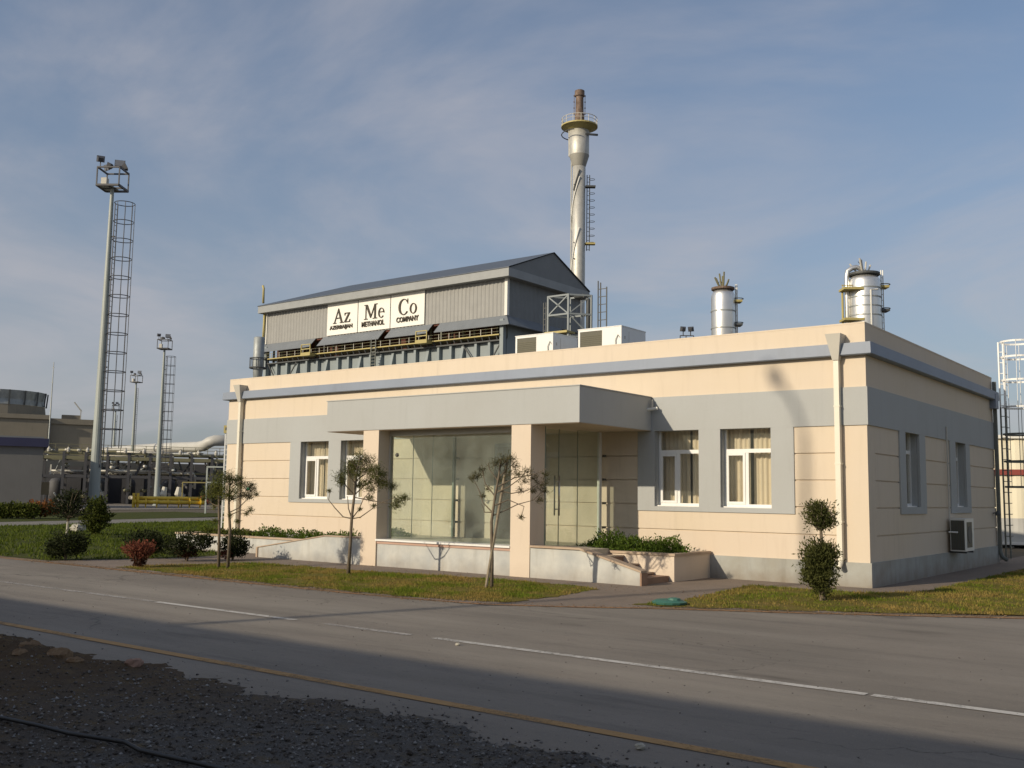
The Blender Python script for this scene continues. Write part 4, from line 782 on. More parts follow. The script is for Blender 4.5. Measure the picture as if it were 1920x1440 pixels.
# tall pine by the left of the porch (foot 653,1077)
P = lambda l, u0, v0: [(u - u0, v0 - v) for u, v in l]
def TP(l, u0, v0): return [(u - u0, v0 - v, r) for u, v, r in l]
pine('young pine with a tufted crown in front of the porch left pillar', G(653, 1077), P([(653, 1077), (655, 1020), (656, 975), (660, 930), (663, 890), (668, 866)], 653, 1077), .038,
     [P(l, 653, 1077) for l in ([(656, 978), (640, 975), (625, 960), (612, 945), (614, 928)], [(657, 978), (672, 975), (690, 962), (706, 950), (735, 938)], [(656, 977), (650, 960), (648, 938)], [(657, 977), (668, 962), (676, 942), (690, 925)], [(659, 935), (645, 920), (637, 905), (632, 895)], [(660, 935), (680, 915), (700, 905), (722, 915)], [(661, 915), (648, 900), (645, 885)], [(662, 910), (680, 895), (695, 882)], [(660, 940), (690, 945), (720, 950), (745, 945)], [(664, 890), (655, 876), (652, 870)], [(664, 890), (678, 878), (684, 872)])],
     TP([(667, 868, 10), (680, 873, 9), (653, 880, 10), (660, 886, 9), (676, 890, 10), (690, 888, 10), (700, 894, 10), (645, 894, 8), (636, 905, 8), (662, 900, 8), (690, 905, 9), (700, 912, 7), (708, 898, 6), (682, 915, 8), (668, 918, 6), (712, 915, 8), (725, 920, 7), (690, 925, 7), (636, 915, 6), (740, 945, 9), (750, 940, 6), (735, 955, 6), (688, 940, 5), (612, 930, 2), (694, 955, 3), (670, 962, 2)], 653, 1077), NEEDLE, .0112, n=70)
# sparse pine in front of the right pillar (foot 916,1103)
pine('sparse half-bare pine on twin stakes in front of the porch right pillar', G(917, 1103), P([(921, 1104), (921, 1060), (919, 1000), (924, 960), (930, 925), (932, 900)], 917, 1103), .034,
     [P(l, 917, 1103) for l in ([(920, 985), (905, 970), (898, 950), (890, 935)], [(921, 990), (940, 982), (960, 972), (985, 965), (1000, 950)], [(924, 960), (908, 940), (903, 920)], [(925, 955), (945, 945), (965, 930), (975, 915)], [(926, 950), (950, 955), (975, 950), (998, 935)], [(929, 930), (945, 915), (955, 905)], [(928, 935), (915, 918), (912, 908)], [(922, 975), (945, 965), (970, 975), (965, 995)], [(930, 915), (940, 905), (948, 895)], [(921, 985), (908, 985), (903, 972)], [(927, 945), (955, 930), (985, 925), (1005, 915)])],
     TP([(932, 902, 8), (924, 910, 7), (940, 905, 8), (895, 928, 6), (888, 932, 5), (903, 920, 5), (948, 900, 7), (955, 912, 6), (960, 925, 7), (975, 920, 6), (970, 935, 6), (985, 930, 6), (998, 938, 7), (1003, 950, 6), (985, 950, 5), (965, 950, 5), (945, 925, 6), (912, 948, 4), (905, 960, 3), (995, 965, 5), (965, 992, 3), (1004, 925, 4), (935, 935, 5)], 917, 1103), NEEDLEB, .0112, n=34, L=.085, stake=((-5, 0), (26, 205), .027))
# pine pair at left
pine('left one of the two slim pines with yellow-green tops', G(410, 1066), P([(410, 1066), (408, 1000), (405, 950), (404, 920)], 410, 1066), .036, [P(l, 410, 1066) for l in ([(405, 940), (395, 930)], [(405, 935), (415, 925)], [(406, 960), (392, 955), (382, 945)], [(405, 950), (418, 945)])],
     TP([(405, 915, 10), (398, 925, 11), (412, 928, 10), (392, 935, 10), (405, 938, 10), (385, 942, 7), (418, 940, 8), (375, 945, 4), (400, 985, 3), (395, 960, 5), (420, 912, 7)], 410, 1066), NEEDLEY, .0122, n=60, group='pair of slim pines')
pine('right one of the two slim pines, with drooping side branches', G(427, 1066), P([(427, 1066), (428, 1000), (424, 960), (424, 920), (422, 905)], 427, 1066), .036,
     [P(l, 427, 1066) for l in ([(425, 970), (440, 962), (455, 945), (460, 925)], [(424, 940), (435, 925), (445, 915)], [(424, 925), (430, 912)], [(425, 975), (448, 965), (462, 970)], [(424, 950), (445, 940), (470, 938)])],
     TP([(420, 908, 9), (430, 916, 8), (440, 912, 6), (447, 922, 8), (455, 930, 8), (436, 932, 7), (444, 940, 6), (455, 942, 6), (460, 922, 5), (470, 938, 3), (430, 945, 5), (462, 965, 4), (455, 972, 3), (440, 985, 3), (430, 975, 3)], 427, 1066), NEEDLE, .0122, n=60, group='pair of slim pines')

# ------------------------------------------------------------------ floodlight masts
LENS = flat('lamp_lens_glass', (.16, .17, .19), .2)
def flood(parent, loc, az, tilt, s=1., M_=LAMPM):
    h = MB(); h.add([(-.3 * s, 0, -.25 * s), (.3 * s, 0, -.25 * s), (.3 * s, 0, .25 * s), (-.3 * s, 0, .25 * s), (-.18 * s, -.28 * s, -.14 * s), (.18 * s, -.28 * s, -.14 * s), (.18 * s, -.28 * s, .14 * s), (-.18 * s, -.28 * s, .14 * s)], [(0, 1, 2, 3), (4, 5, 6, 7), (0, 1, 5, 4), (1, 2, 6, 5), (2, 3, 7, 6), (3, 0, 4, 7)])
    o = h.build('floodlight', M_, parent); o.location = loc; o.rotation_euler = (tilt, 0, az)
    g = MB(); g.box(-.27 * s, .27 * s, .002, .02 * s, -.22 * s, .22 * s); g.build('lens', flat('lamp_lens_glass', (.16, .17, .19), .15) if 'LENS' not in globals() else LENS, o)
def mast(loc, hgt_, r0, label, cage=True, s=1.0, az=.5, hoops=None, detail=True, group='floodlight masts'):
    t = thing('floodlight_mast', label, 'light mast', loc, az, group)
    lx0 = r0 * .55 + .3 * s; q = MB(); q.lathe((0, 0, 0), [(r0 * 1.25, 0), (r0 * 1.25, .15 * s), (r0, .2 * s), (r0 * .33, hgt_)], 16); q.build('pole', MASTM, t, smooth=False)
    pw, pz = .92 * s, hgt_; zt = pz + 1.5 * s; w = .09 * s
    q = MB()
    for z in (pz, zt):
        for a, c in (((-1, -1), (1, -1)), ((1, -1), (1, 1)), ((1, 1), (-1, 1)), ((-1, 1), (-1, -1))): q.bar((a[0] * pw, a[1] * pw, z), (c[0] * pw, c[1] * pw, z), w * (1.8 if z == pz else 1.3))
    for a in ((-1, -1), (1, -1), (1, 1), (-1, 1)): q.bar((a[0] * pw, a[1] * pw, pz), (a[0] * pw, a[1] * pw, zt), w)
    q.bar((0, -pw, pz), (0, pw, pz), w * 1.6); q.bar((-pw, 0, pz), (pw, 0, pz), w * 1.6); q.build('platform_frame', LAMPM, t)
    q = MB(); q.box(-pw, pw * .3, -pw, pw, pz - .02 * s, pz + .03 * s); q.build('platform_floor', GALV, t)
    q = MB(); q.box(-pw * .9, -pw * .4, -pw * .4, pw * .1, pz + .1 * s, pz + .8 * s); q.build('control_box', HOPM, t)
    for (x, y, z, a, ti, ss) in ((-.8, -.7, 2.25, .5, .5, 1.0), (-.7, .2, 1.8, 2.6, -.3, .95), (.2, .7, 2.35, 3.5, .4, 1.3), (.85, .5, 2.0, -1.2, .5, 1.05), (-.15, -.5, 1.75, 1.3, .2, .9)):
        flood(t, (x * s, y * s, pz + z * s), a, ti, ss * s * 1.05)
        q = MB(); q.bar((x * s, y * s, zt), (x * s, y * s, pz + z * s), .06 * s); q.build('lamp_bracket', LAMPM, t)
    # ladder with safety hoops on the side away
    ztop = hgt_ - 1.3 * s; lx = r0 * .5 + .22 * s; zb = .12 * hgt_
    q = MB()
    for y in (-.25 * s, .25 * s): q.bar((lx, y, zb), (lx, y, ztop), .06 * s)
    for z in np.arange(zb, ztop, .45 * s): q.bar((lx, -.25 * s, z), (lx, .25 * s, z), .03 * s)
    for z in np.arange(zb + 1, ztop, 3.6 * s): q.bar((0, 0, z), (lx, 0, z), .1 * s)
    q.build('ladder', LAMPM, t)
    if cage:
        R_ = .80 * s; cx = lx + .68 * s; hm = MB(); hm.ring((0, 0, 0), R_, .035 * s, 20, seg=4); h0 = hm.build('cage_hoop', LAMPM, t); h0.location = (cx, 0, ztop)
        for z in np.arange(ztop - 1.55 * s, zb + 1.8, -1.55 * s): h1 = h0.copy(); COL.objects.link(h1); h1.parent = t; h1.location = (cx, 0, z)
        for a in (-1.9, -1.1, -.35, .35, 1.1, 1.9): 
            q = MB(); x, y = cx + R_ * math.cos(a), R_ * math.sin(a); q.bar((x, y, zb + 1.8), (x, y, ztop), .04 * s); q.build('cage_bar', LAMPM, t)
    return t
def GP(u, v, z=0): q = PL(u, v, 2, z); return (float(q[0]), float(q[1]), 0.)
mast(GP(175, 950), 30.0, .50, 'tall grey floodlight mast with caged ladder, the highest and nearest', s=1.15, az=.62)
mast(GP(293, 948), 16.3, .31, 'half-height floodlight mast rising behind the yellow pipework', s=.62, az=.62)
d3 = PD(243, 940, 130); mast((d3[0], d3[1], 0), 14.6, .28, 'slim distant floodlight mast between the two taller ones', s=.55, az=.4, cage=False)
d3 = PD(207, 940, 160); mast((d3[0], d3[1], 0), 13.2, .3, 'smallest distant floodlight mast seen through the tall mast ladder cage', s=.5, az=.9, cage=False)
t = thing('roof_floodlights', 'pair of small floodlights peeking over the office roof', 'floodlights', tuple(PD(1288, 645, 60)), math.atan2(Rv[1], Rv[0]))
q = MB(); q.bar((-.4, 0, .5), (.4, 0, .5), .05); [q.bar((x, 0, -8), (x, 0, .5), .05) for x in (-.4, -.05, .4)]; [q.bar((x, 0, .5), (x, 0, .75), .05) for x in (-.22, .22)]; q.build('bracket', LAMPM, t)
flood(t, (-.24, 0, .9), .3, .3, .6, LAMPM); flood(t, (.24, 0, .9), -.5, .4, .6, LAMPM)

# ------------------------------------------------------------------ reformer building with the company sign
Y0 = 95.0; XL, XR = -136.1, -82.1; YB = 114.5
RB = thing('reformer_building', 'tall grey industrial hall with slate gable roof carrying the company sign', 'building', (XR, Y0, 0))
ox, oy = XR, Y0
def L_(x0, x1, y0, y1, z0, z1): return (x0 - ox, x1 - ox, y0 - oy, y1 - oy, z0, z1)
# corrugated front cladding
def corr(x0, x1, y, z0, z1, per, dep, along='x'):
    n_ = int((x1 - x0) / per * 4); vs = []
    for i in range(n_ + 1):
        s_ = x0 + (x1 - x0) * i / n_; d = (0, dep, dep, 0)[i % 4]
        vs += [(s_, y - d, z0), (s_, y - d, z1)] if along == 'x' else [(y + d, s_, z0), (y + d, s_, z1)]
    q = MB(); q.add(vs, [(2 * i, 2 * i + 2, 2 * i + 3, 2 * i + 1) for i in range(n_)]); return q
corr(XL - ox, 0, 0, 27.6, 33.3, .75, .10).build('front_cladding', CLAD, RB)
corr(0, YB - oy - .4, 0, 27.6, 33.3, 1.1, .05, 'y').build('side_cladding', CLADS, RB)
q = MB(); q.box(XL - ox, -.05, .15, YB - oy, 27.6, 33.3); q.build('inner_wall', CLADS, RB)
q = MB(); q.box(-.25, .25, -.25, .25, 27.6, 33.1); q.box(XL - ox - .25, XL - ox + .25, -.25, .25, 27.6, 33.1); q.build('corner_trim', WHITEP, RB)
q = MB()
for x0, x1, y0, y1 in ((XL - ox - 1.0, 1.3, -1.35, -1.2), (1.15, 1.3, -1.2, YB - oy + .6), (XL - ox - 1.0, XL - ox - .85, -1.2, YB - oy + .6)): q.box(x0, x1, y0, y1, 33.1, 34.33)
q.box(XL - ox - .85, 1.15, -1.2, YB - oy + .4, 33.12, 33.22); q.build('fascia', FASCIA, RB)
yr = 105.0 - oy; zr = 38.85; ze = 34.45; xh = XL - ox + 10.5
vs = [(XL - ox - 1.1, -1.45, ze), (1.4, -1.45, ze), (1.4, yr, zr), (xh, yr, zr), (1.4, YB - oy + .7, ze), (XL - ox - 1.1, YB - oy + .7, ze)]
q = MB(); q.add(vs, [(0, 1, 2, 3), (3, 2, 4, 5), (0, 3, 5)]); q.add([(x, y, z - .12) for x, y, z in vs], [(0, 3, 2, 1), (3, 5, 4, 2), (0, 5, 3)])
q.add([vs[0], vs[1], (vs[1][0], vs[1][1], ze - .12), (vs[0][0], vs[0][1], ze - .12)], [(0, 1, 2, 3)]); q.build('roof', ROOFM, RB)
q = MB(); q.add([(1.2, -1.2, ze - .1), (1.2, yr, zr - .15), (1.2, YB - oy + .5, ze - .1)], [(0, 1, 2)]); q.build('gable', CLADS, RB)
# skirts
for a, c in ((-136.1, -123.0), (-121.1, -106.7), (-105.3, -96.4), (-94.9, -82.05)):
    x0, x1 = a - ox, c - ox; e0 = -1.5 if a < -130 else 0; e1 = 1.5 if c > -83 else 0
    q = MB(); vs = [(x0, -.05, 27.62), (x1, -.05, 27.62), (x1 + e1, -1.5, 26.05), (x0 + e0, -1.5, 26.05)]
    vs += [(x, y + .02, z - .1) for x, y, z in vs]; q.add(vs, [(0, 1, 2, 3), (4, 5, 6, 7), (0, 1, 5, 4), (1, 2, 6, 5), (2, 3, 7, 6), (3, 0, 4, 7)]); q.build('skirt_panel', SKIRT, RB)
q = MB(); vs = [(.05, 0, 27.6), (.05, 14, 27.6), (1.5, 14, 26.05), (1.5, -1.45, 26.05), (.0, -1.5 + 1.5, 27.6)]; vs = vs[:4]; vs += [(x - .05, y, z - .1) for x, y, z in vs]
q.add(vs, [(0, 1, 2, 3), (4, 5, 6, 7), (0, 1, 5, 4), (1, 2, 6, 5), (2, 3, 7, 6), (3, 0, 4, 7)]); q.build('skirt_panel', SKIRT, RB)
# open furnace level: dark recess with red lining darkened in colour, rails and yellow walkway
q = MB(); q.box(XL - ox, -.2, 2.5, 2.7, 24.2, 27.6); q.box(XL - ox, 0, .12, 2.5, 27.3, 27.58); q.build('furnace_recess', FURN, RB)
for x in np.arange(XL - ox + 1, -.5, 2.2):
    q = MB(); q.bar((x, 1.0, 24.2), (x, 1.0, 27.5), .28); q.build('furnace_post', DKSTEEL if int(x * 3) % 2 else LADM, RB)
q = MB(); q.box(XL - ox + .8, -.5, -1.15, 1.4, 24.62, 24.80); q.build('walkway', YELLOW, RB)
q = MB()
for z in (25.15, 25.65): q.bar((XL - ox + .9, -1.1, z), (-.6, -1.1, z), .045)
q.build('rail', RACKG, RB)
for x in np.arange(XL - ox + .9, -.5, 2.05): q = MB(); q.bar((x, -1.1, 24.8), (x, -1.1, 25.7), .08); q.build('rail_post', HOPM, RB)
for x in np.arange(XL - ox + 1.6, -.5, 1.35): q = MB(); q.bar((x, -.6, 23.9), (x, -.95, 24.6), .16); q.build('walkway_bracket', DKSTEEL, RB)
for x in (-122.8, -96.6):
    q = MB(); x0 = x - ox
    for (dx_, z) in ((-1.2, 24.7), (1.0, 24.7)): q.bar((x0 + dx_, -2.3, z), (x0 + dx_, -2.3, 26.3), .14)
    for z in (24.85, 25.5, 26.25): q.bar((x0 - 1.2, -2.3, z), (x0 + 1.0, -2.3, z), .13)
    q.box(x0 - 1.3, x0 + 1.1, -2.4, -1.2, 24.35, 24.8); q.build('yellow_platform', YELLOW, RB)
# steel lower wall with flanges and buttresses
q = MB(); q.box(XL - ox + .8, 0, .1, .4, 0, 24.2); q.box(-.3, 0, .4, YB - oy, 0, 27); q.build('steel_wall', PANELS, RB)
bx = [-132.41, -129.77, -124.64, -121.99, -116.99, -114.49, -109.35, -102.13, -99.6, -94.78, -92.32, -87.42, -84.87]
for x in bx:
    q = MB(); q.box(x - ox - .22, x - ox + .22, -.55, .1, 14, 23.9); q.build('flange_post', PANELS, RB)
for x in (-127.33, -119.83, -111.89, -107.2, -104.6, -97.1, -90.14):
    q = MB(); xx = x - ox; q.add([(xx - .25, -.2, 23.9), (xx + .25, -.2, 23.9), (xx + .25, -1.6, 18), (xx - .25, -1.6, 18), (xx - .25, .1, 23.9), (xx + .25, .1, 23.9), (xx + .25, .1, 14), (xx - .25, .1, 14)], [(0, 1, 2, 3), (0, 3, 7, 4), (1, 5, 6, 2), (4, 5, 1, 0), (3, 2, 6, 7)]); q.build('buttress', PANELS, RB)
q = MB(); q.box(XL - ox + .8, -.1, -.75, .1, 23.85, 24.05); q.build('top_flange', DKSTEEL, RB)
for xa in (-.55, XL - ox + .6): q = MB(); q.box(xa, xa + .65, -.9, -.2, 10, 27); q.build('corner_column', PANELS, RB)
q = MB()
for (xa, za, xb, zb) in ((-134.6, 23.8, -132.6, 21), (-129.4, 21, -127.2, 23.8), (-89.9, 23.8, -87.8, 21.2), (-84.4, 21.2, -82.6, 23.8)): q.bar((xa - ox, -.5, za), (xb - ox, -.5, zb), .16)
q.build('brace', DKSTEEL, RB)
for x in (-108.3, -107.3): q = MB(); q.bar((x - ox, -1.4, 18), (x - ox, -1.4, 26.2), .14); q.build('ladder_rail', LADM, RB)
q = MB(); [q.bar((-108.3 - ox, -1.4, z), (-107.3 - ox, -1.4, z), .1) for z in np.arange(19, 26, .5)]; q.build('ladder_rungs', LADM, RB)
# yellow riser pipe at the left edge
q = MB(); q.tube([(XL - ox - .35, -1.0, 36.9 + 1.2), (XL - ox - .1, -1.0, 37.6), (XL - ox - .05, -1.0, 34.9)], .2, 8); q.tube([(XL - ox - .2, -.5, 33.3), (XL - ox - .3, -.5, 27.7)], .2, 8); q.tube([(XL - ox - .2, -.9, 26.2), (XL - ox - .1, -.9, 10)], .26, 8); q.build('riser_pipe', YELLOW, RB, smooth=True)
# sign: three boards with their lettering
SG = thing('company_sign', 'three white boards reading AzMeCo with Azerbaijan Methanol Company beneath', 'sign', (-120.1, Y0 - .14, 27.75))
def glyph_poly(q, poly, X, Z, s): q.prism([(X + a * s, Z + b_ * s) for a, b_ in poly], lambda a, c: (a, -.10, c), lambda a, c: (a, -.24, c))
def glyph_ring(q, cx, cz, rx, rz, tx, tz, a0, a1, X, Z, s, n_=28, ox_=0):
    aa = np.linspace(math.radians(a0), math.radians(a1), n_); 
    for i in range(n_ - 1):
        p4 = []
        for a, k in ((aa[i], 0), (aa[i + 1], 0), (aa[i + 1], 1), (aa[i], 1)):
            p4.append((cx + ox_ * k + (rx - tx * k) * math.cos(a), cz + (rz - tz * k) * math.sin(a)))
        glyph_poly(q, p4, X, Z, s)
R4 = lambda x0, x1, z0, z1: [(x0, z0), (x1, z0), (x1, z1), (x0, z1)]
def gA(q, X, Z, s):
    glyph_poly(q, [(.07, .03), (.12, .03), (.37, .68), (.345, .72)], X, Z, s); glyph_poly(q, [(.345, .74), (.38, .74), (.67, .03), (.555, .03), (.33, .62)], X, Z, s)
    glyph_poly(q, R4(.18, .52, .235, .275), X, Z, s); glyph_poly(q, R4(-.01, .22, 0, .03), X, Z, s); glyph_poly(q, R4(.48, .75, 0, .03), X, Z, s); return .74
def gz(q, X, Z, s):
    glyph_poly(q, R4(.03, .40, .44, .475), X, Z, s); glyph_poly(q, R4(.02, .41, 0, .035), X, Z, s); glyph_poly(q, [(.02, .035), (.13, .035), (.40, .44), (.29, .44)], X, Z, s); glyph_poly(q, [(.03, .475), (.03, .34), (.05, .34), (.08, .44)], X, Z, s); glyph_poly(q, [(.41, 0), (.43, .14), (.405, .14), (.36, .035)], X, Z, s); return .44
def gM(q, X, Z, s):
    glyph_poly(q, R4(.10, .14, .03, .70), X, Z, s); glyph_poly(q, R4(.70, .80, .03, .70), X, Z, s); glyph_poly(q, [(.10, .70), (.24, .70), (.50, .14), (.43, .05)], X, Z, s); glyph_poly(q, [(.43, .05), (.47, .06), (.76, .70), (.70, .70)], X, Z, s)
    for a in ((0, .24, 0, .03), (.60, .90, 0, .03), (.0, .22, .70, .73), (.70, .90, .70, .73)): glyph_poly(q, R4(*a), X, Z, s)
    return .92
def ge(q, X, Z, s):
    glyph_ring(q, .22, .24, .20, .25, .07, .03, 0, 320, X, Z, s, ox_=.01); glyph_poly(q, R4(.09, .42, .27, .30), X, Z, s); return .44
def gC(q, X, Z, s):
    glyph_ring(q, .36, .365, .33, .385, .105, .035, 38, 322, X, Z, s, 34, .02); glyph_poly(q, R4(.60, .63, .50, .74), X, Z, s); return .70
def go(q, X, Z, s):
    glyph_ring(q, .24, .24, .22, .25, .085, .03, 0, 360, X, Z, s); return .48
def word(txt, width, X, Z, h, par):
    cu = bpy.data.curves.new('t', 'FONT'); cu.body = txt; cu.size = 1; cu.extrude = .07; cu.offset = .022; cu.resolution_u = 3
    tmp = bpy.data.objects.new('t', cu); COL.objects.link(tmp); bpy.context.view_layer.update()
    me = bpy.data.meshes.new_from_object(tmp.evaluated_get(bpy.context.evaluated_depsgraph_get())); bpy.data.objects.remove(tmp)
    v = np.array([tuple(p_.co) for p_ in me.vertices]); lo, hi = v.min(0), v.max(0)
    for p_ in me.vertices:
        x, y, z = p_.co; p_.co = (X + (x - lo[0]) / (hi[0] - lo[0]) * width, -.17 - z, Z + (y - lo[1]) / (hi[1] - lo[1]) * h)
    me.materials.clear(); me.materials.append(LETTER); o = bpy.data.objects.new('lettering', me); COL.objects.link(o); o.parent = par
bw = 7.22
for i, (gl, wtxt, gs, gx) in enumerate((((gA, gz), 'AZERBAIJAN', 3.35, 1.55), ((gM, ge), 'METHANOL', 3.3, 1.45), ((gC, go), 'COMPANY', 3.35, 1.65))):
    q = MB(); x0 = i * 7.4; q.box(x0, x0 + bw, -.1, .0, 0, 5.35); bd = q.build('sign_board', SIGNM, SG); bd['label'] = 'white board with ' + ''.join(('Az', 'Me', 'Co')[i:i + 1])
    q = MB(); X = x0 + gx
    for g in gl: X += g(q, X, 1.92, gs) * gs + .12
    q.build('lettering', LETTER, bd); word(wtxt, (5.4, 5.1, 4.75)[i], x0 + (.75, .95, 1.35)[i], .72, .85, bd)
LATM = flat('lattice_grey', (.24, .27, .28), .6)
# lattice platform right of the hall
LT = thing('lattice_frame', 'open grey steel frame with cross bracing beside the hall gable', 'steel frame', (-74.7, Y0, 0))
A = [(0, 0), (3.45, 0), (5.6, 2.5), (2.1, 2.5)]
for x, y in A: q = MB(); q.bar((x, y, 10), (x, y, 29.6), .26); q.build('post', LATM, LT)
for (a, c) in ((0, 1), (1, 2), (2, 3), (3, 0)):
    for z in (29.5, 26.8, 23.6): q = MB(); q.bar((*A[a], z), (*A[c], z), .24); q.build('beam', LATM, LT)
q = MB(); q.bar((*A[0], 29.5), (*A[1], 26.8), .17); q.bar((*A[1], 29.5), (*A[0], 26.8), .17); q.bar((*A[1], 26.8), (*A[2], 29.5), .15); q.bar((*A[1], 26.8), (*A[2], 23.6), .15); q.build('brace', LATM, LT)
q = MB(); q.tube([(A[2][0] - .4, 2.3, 20), (A[2][0] - .4, 2.3, 29), (A[2][0] - 1.2, 2.3, 29.6), (A[2][0] - 2.6, 2.3, 29.6)], .3, 8); q.build('pipe', DKSTEEL, LT, smooth=True)
q = MB(); q.box(-.2, 3.6, -.6, 1.5, 24.1, 24.4); q.build('platform', YELLOW, LT)
q = MB(); q.bar((-.9, .2, 14), (-.9, .2, 28.8), .14); q.bar((-.5, .2, 14), (-.5, .2, 28.8), .14); [q.bar((-.9, .2, z), (-.5, .2, z), .1) for z in np.arange(20, 28.8, .8)]; q.build('ladder', DKSTEEL, LT)
q = MB(); [q.bar((x, 3, 12), (x, 3, 31.6 - .7 * (x - 6.4)), .13) for x in (6.4, 6.8, 7.8)]; [q.bar((6.4, 3, z), (7.8, 3, z), .09) for z in np.arange(15, 30.5, 1.1)]; q.build('ladder_cage', DKSTEEL, LT)
# short silver vent by the left
d = PD(483, 712, 118); t = thing('silver_vent_stack', 'short silver vent stack at the left end of the hall', 'stack', (d[0], d[1], 0))
zb, zt = PD(483, 690, 118)[2], PD(483, 632, 118)[2]
q = MB(); q.lathe((0, 0, 0), [(.35, zb - 3), (.62, zb + .6), (.62, zt - .1), (.5, zt)], 18); q.build('shell', GALV, t, smooth=True)
q = MB(); q.ring((0, 0, zb + 1.1), .95, .06, 16); q.ring((0, 0, zb), .95, .09, 16); [q.bar((.95 * math.cos(a), .95 * math.sin(a), zb), (.95 * math.cos(a), .95 * math.sin(a), zb + 1.1), .06) for a in np.arange(0, 6.2, .7)]; q.bar((-.8, 0, zb), (-.5, 0, zb - 3), .12); q.build('railing', DKSTEEL, t)

# ------------------------------------------------------------------ flare stack
d = PD(1083, 700, 170); FS = thing('flare_stack', 'tall pale flare stack with burnt tip and round yellow platform', 'flare stack', (d[0], d[1], 0))
zf = lambda v: PD(1083, v, 170)[2]
q = MB(); q.lathe((0, 0, 0), [(1.15, 0), (1.15, zf(640)), (1.14, zf(490)), (1.12, zf(312))], 28); q.build('shaft', ALU2, FS, smooth=True)
q = MB(); q.lathe((0, 0, 0), [(1.12, zf(312)), (1.72, zf(292)), (1.72, zf(246)), (1.3, zf(244))], 28); q.build('bulge', ALU2, FS, smooth=True)
q = MB(); q.lathe((0, 0, 0), [(1.135, zf(313)), (1.745, zf(292.5)), (1.745, zf(292))], 28, False); q.build('cone_band', flat('stack_grey_band', (.30, .29, .25), .6), FS, smooth=True)
q = MB(); q.lathe((0, 0, 0), [(.85, zf(246)), (.85, zf(215)), (.72, zf(214)), (.68, zf(182)), (.86, zf(181)), (.86, zf(171)), (.7, zf(170))], 20); q.build('burner_tip', RUSTY, FS)
q = MB(); q.lathe((0, 0, 0), [(1.6, zf(247)), (2.9, zf(240)), (3.2, zf(239.5)), (3.2, zf(237)), (1.0, zf(237.5))], 28); q.build('platform', YELLOW, FS)
q = MB(); q.ring((0, 0, zf(224)), 3.1, .06, 28); q.ring((0, 0, zf(230)), 3.1, .04, 28); q.build('rail', HOPM, FS)
for a in np.arange(0, 6.28, .449): q = MB(); q.bar((3.1 * math.cos(a), 3.1 * math.sin(a), zf(237)), (3.1 * math.cos(a), 3.1 * math.sin(a), zf(224)), .07); q.build('rail_post', HOPM, FS)
q = MB(); q.ring((0, 0, zf(253)), 3.1, .09, 28, (2.6, 5.0)); q.bar((1.5, -.5, zf(256)), (2.9, 1.4, zf(255)), .3); q.build('ring_pipe', DKSTEEL, FS)
for (a0, zt_, zb_, turns) in ((2.2, zf(335), zf(470), .5), (2.2, zf(430), zf(590), .5), (1.2, zf(322), zf(360), .15)):
    q = MB(); pts = [(1.24 * math.cos(-.9 - 3.1 * (k) * (turns * 2)), 1.24 * math.sin(-.9 - 3.1 * k * (turns * 2)), zt_ + (zb_ - zt_) * k) for k in np.linspace(0, 1, 14)]
    q.tube(pts, .11, 6); q.build('spiral_strake', WHITEP if turns > .3 else DKSTEEL, FS)
rx, ry = Rv[0], Rv[1]
def fso(r_, z): return (r_ * rx, r_ * ry, z)
q = MB()
for r_ in (1.4, 1.85): q.bar(fso(r_, zf(470)), fso(r_, zf(328)), .12)
[q.bar(fso(1.4, z), fso(1.85, z), .07) for z in np.arange(zf(468), zf(330), .8)]
q.build('ladder', DKSTEEL, FS)
for z in np.arange(zf(455), zf(335), 1.25): q = MB(); q.ring((2.25 * rx, 2.25 * ry, z), .5, .045, 14, seg=4); q.build('cage_hoop', DKSTEEL, FS)
for v in (350, 457): q = MB(); q.obox(fso(2.0, zf(v)), (.85 * rx, .85 * ry, 0), (-.5 * ry, .5 * rx, 0), (0, 0, .14)); q.build('rest_platform', YELLOW if v > 400 else DKSTEEL, FS)
q = MB(); q.tube([fso(-1.35, zf(300)), fso(-1.3, zf(600))], .12, 6); q.tube([fso(-1.75, zf(294)), fso(-1.8, zf(245))], .14, 6); q.build('gas_pipe', ALU2, FS)
for v in (278, 350, 458, 488): q = MB(); q.obox((-.6 * rx + .9 * -Fv[0], -.6 * ry + .9 * -Fv[1], zf(v)), (.3 * rx, .3 * ry, -.1), (0, .1, 0), (0, 0, .1)); q.build('lug', DKSTEEL, FS)
q = MB()
for r_ in (-.95, .95): q.bar(fso(r_, zf(214)), fso(r_, zf(178)), .07); [q.bar(fso(r_ - .12, z), fso(r_ + .12, z), .14) for z in np.arange(zf(214), zf(178), 1.1)]
q.build('pilot_line', RUSTY, FS)

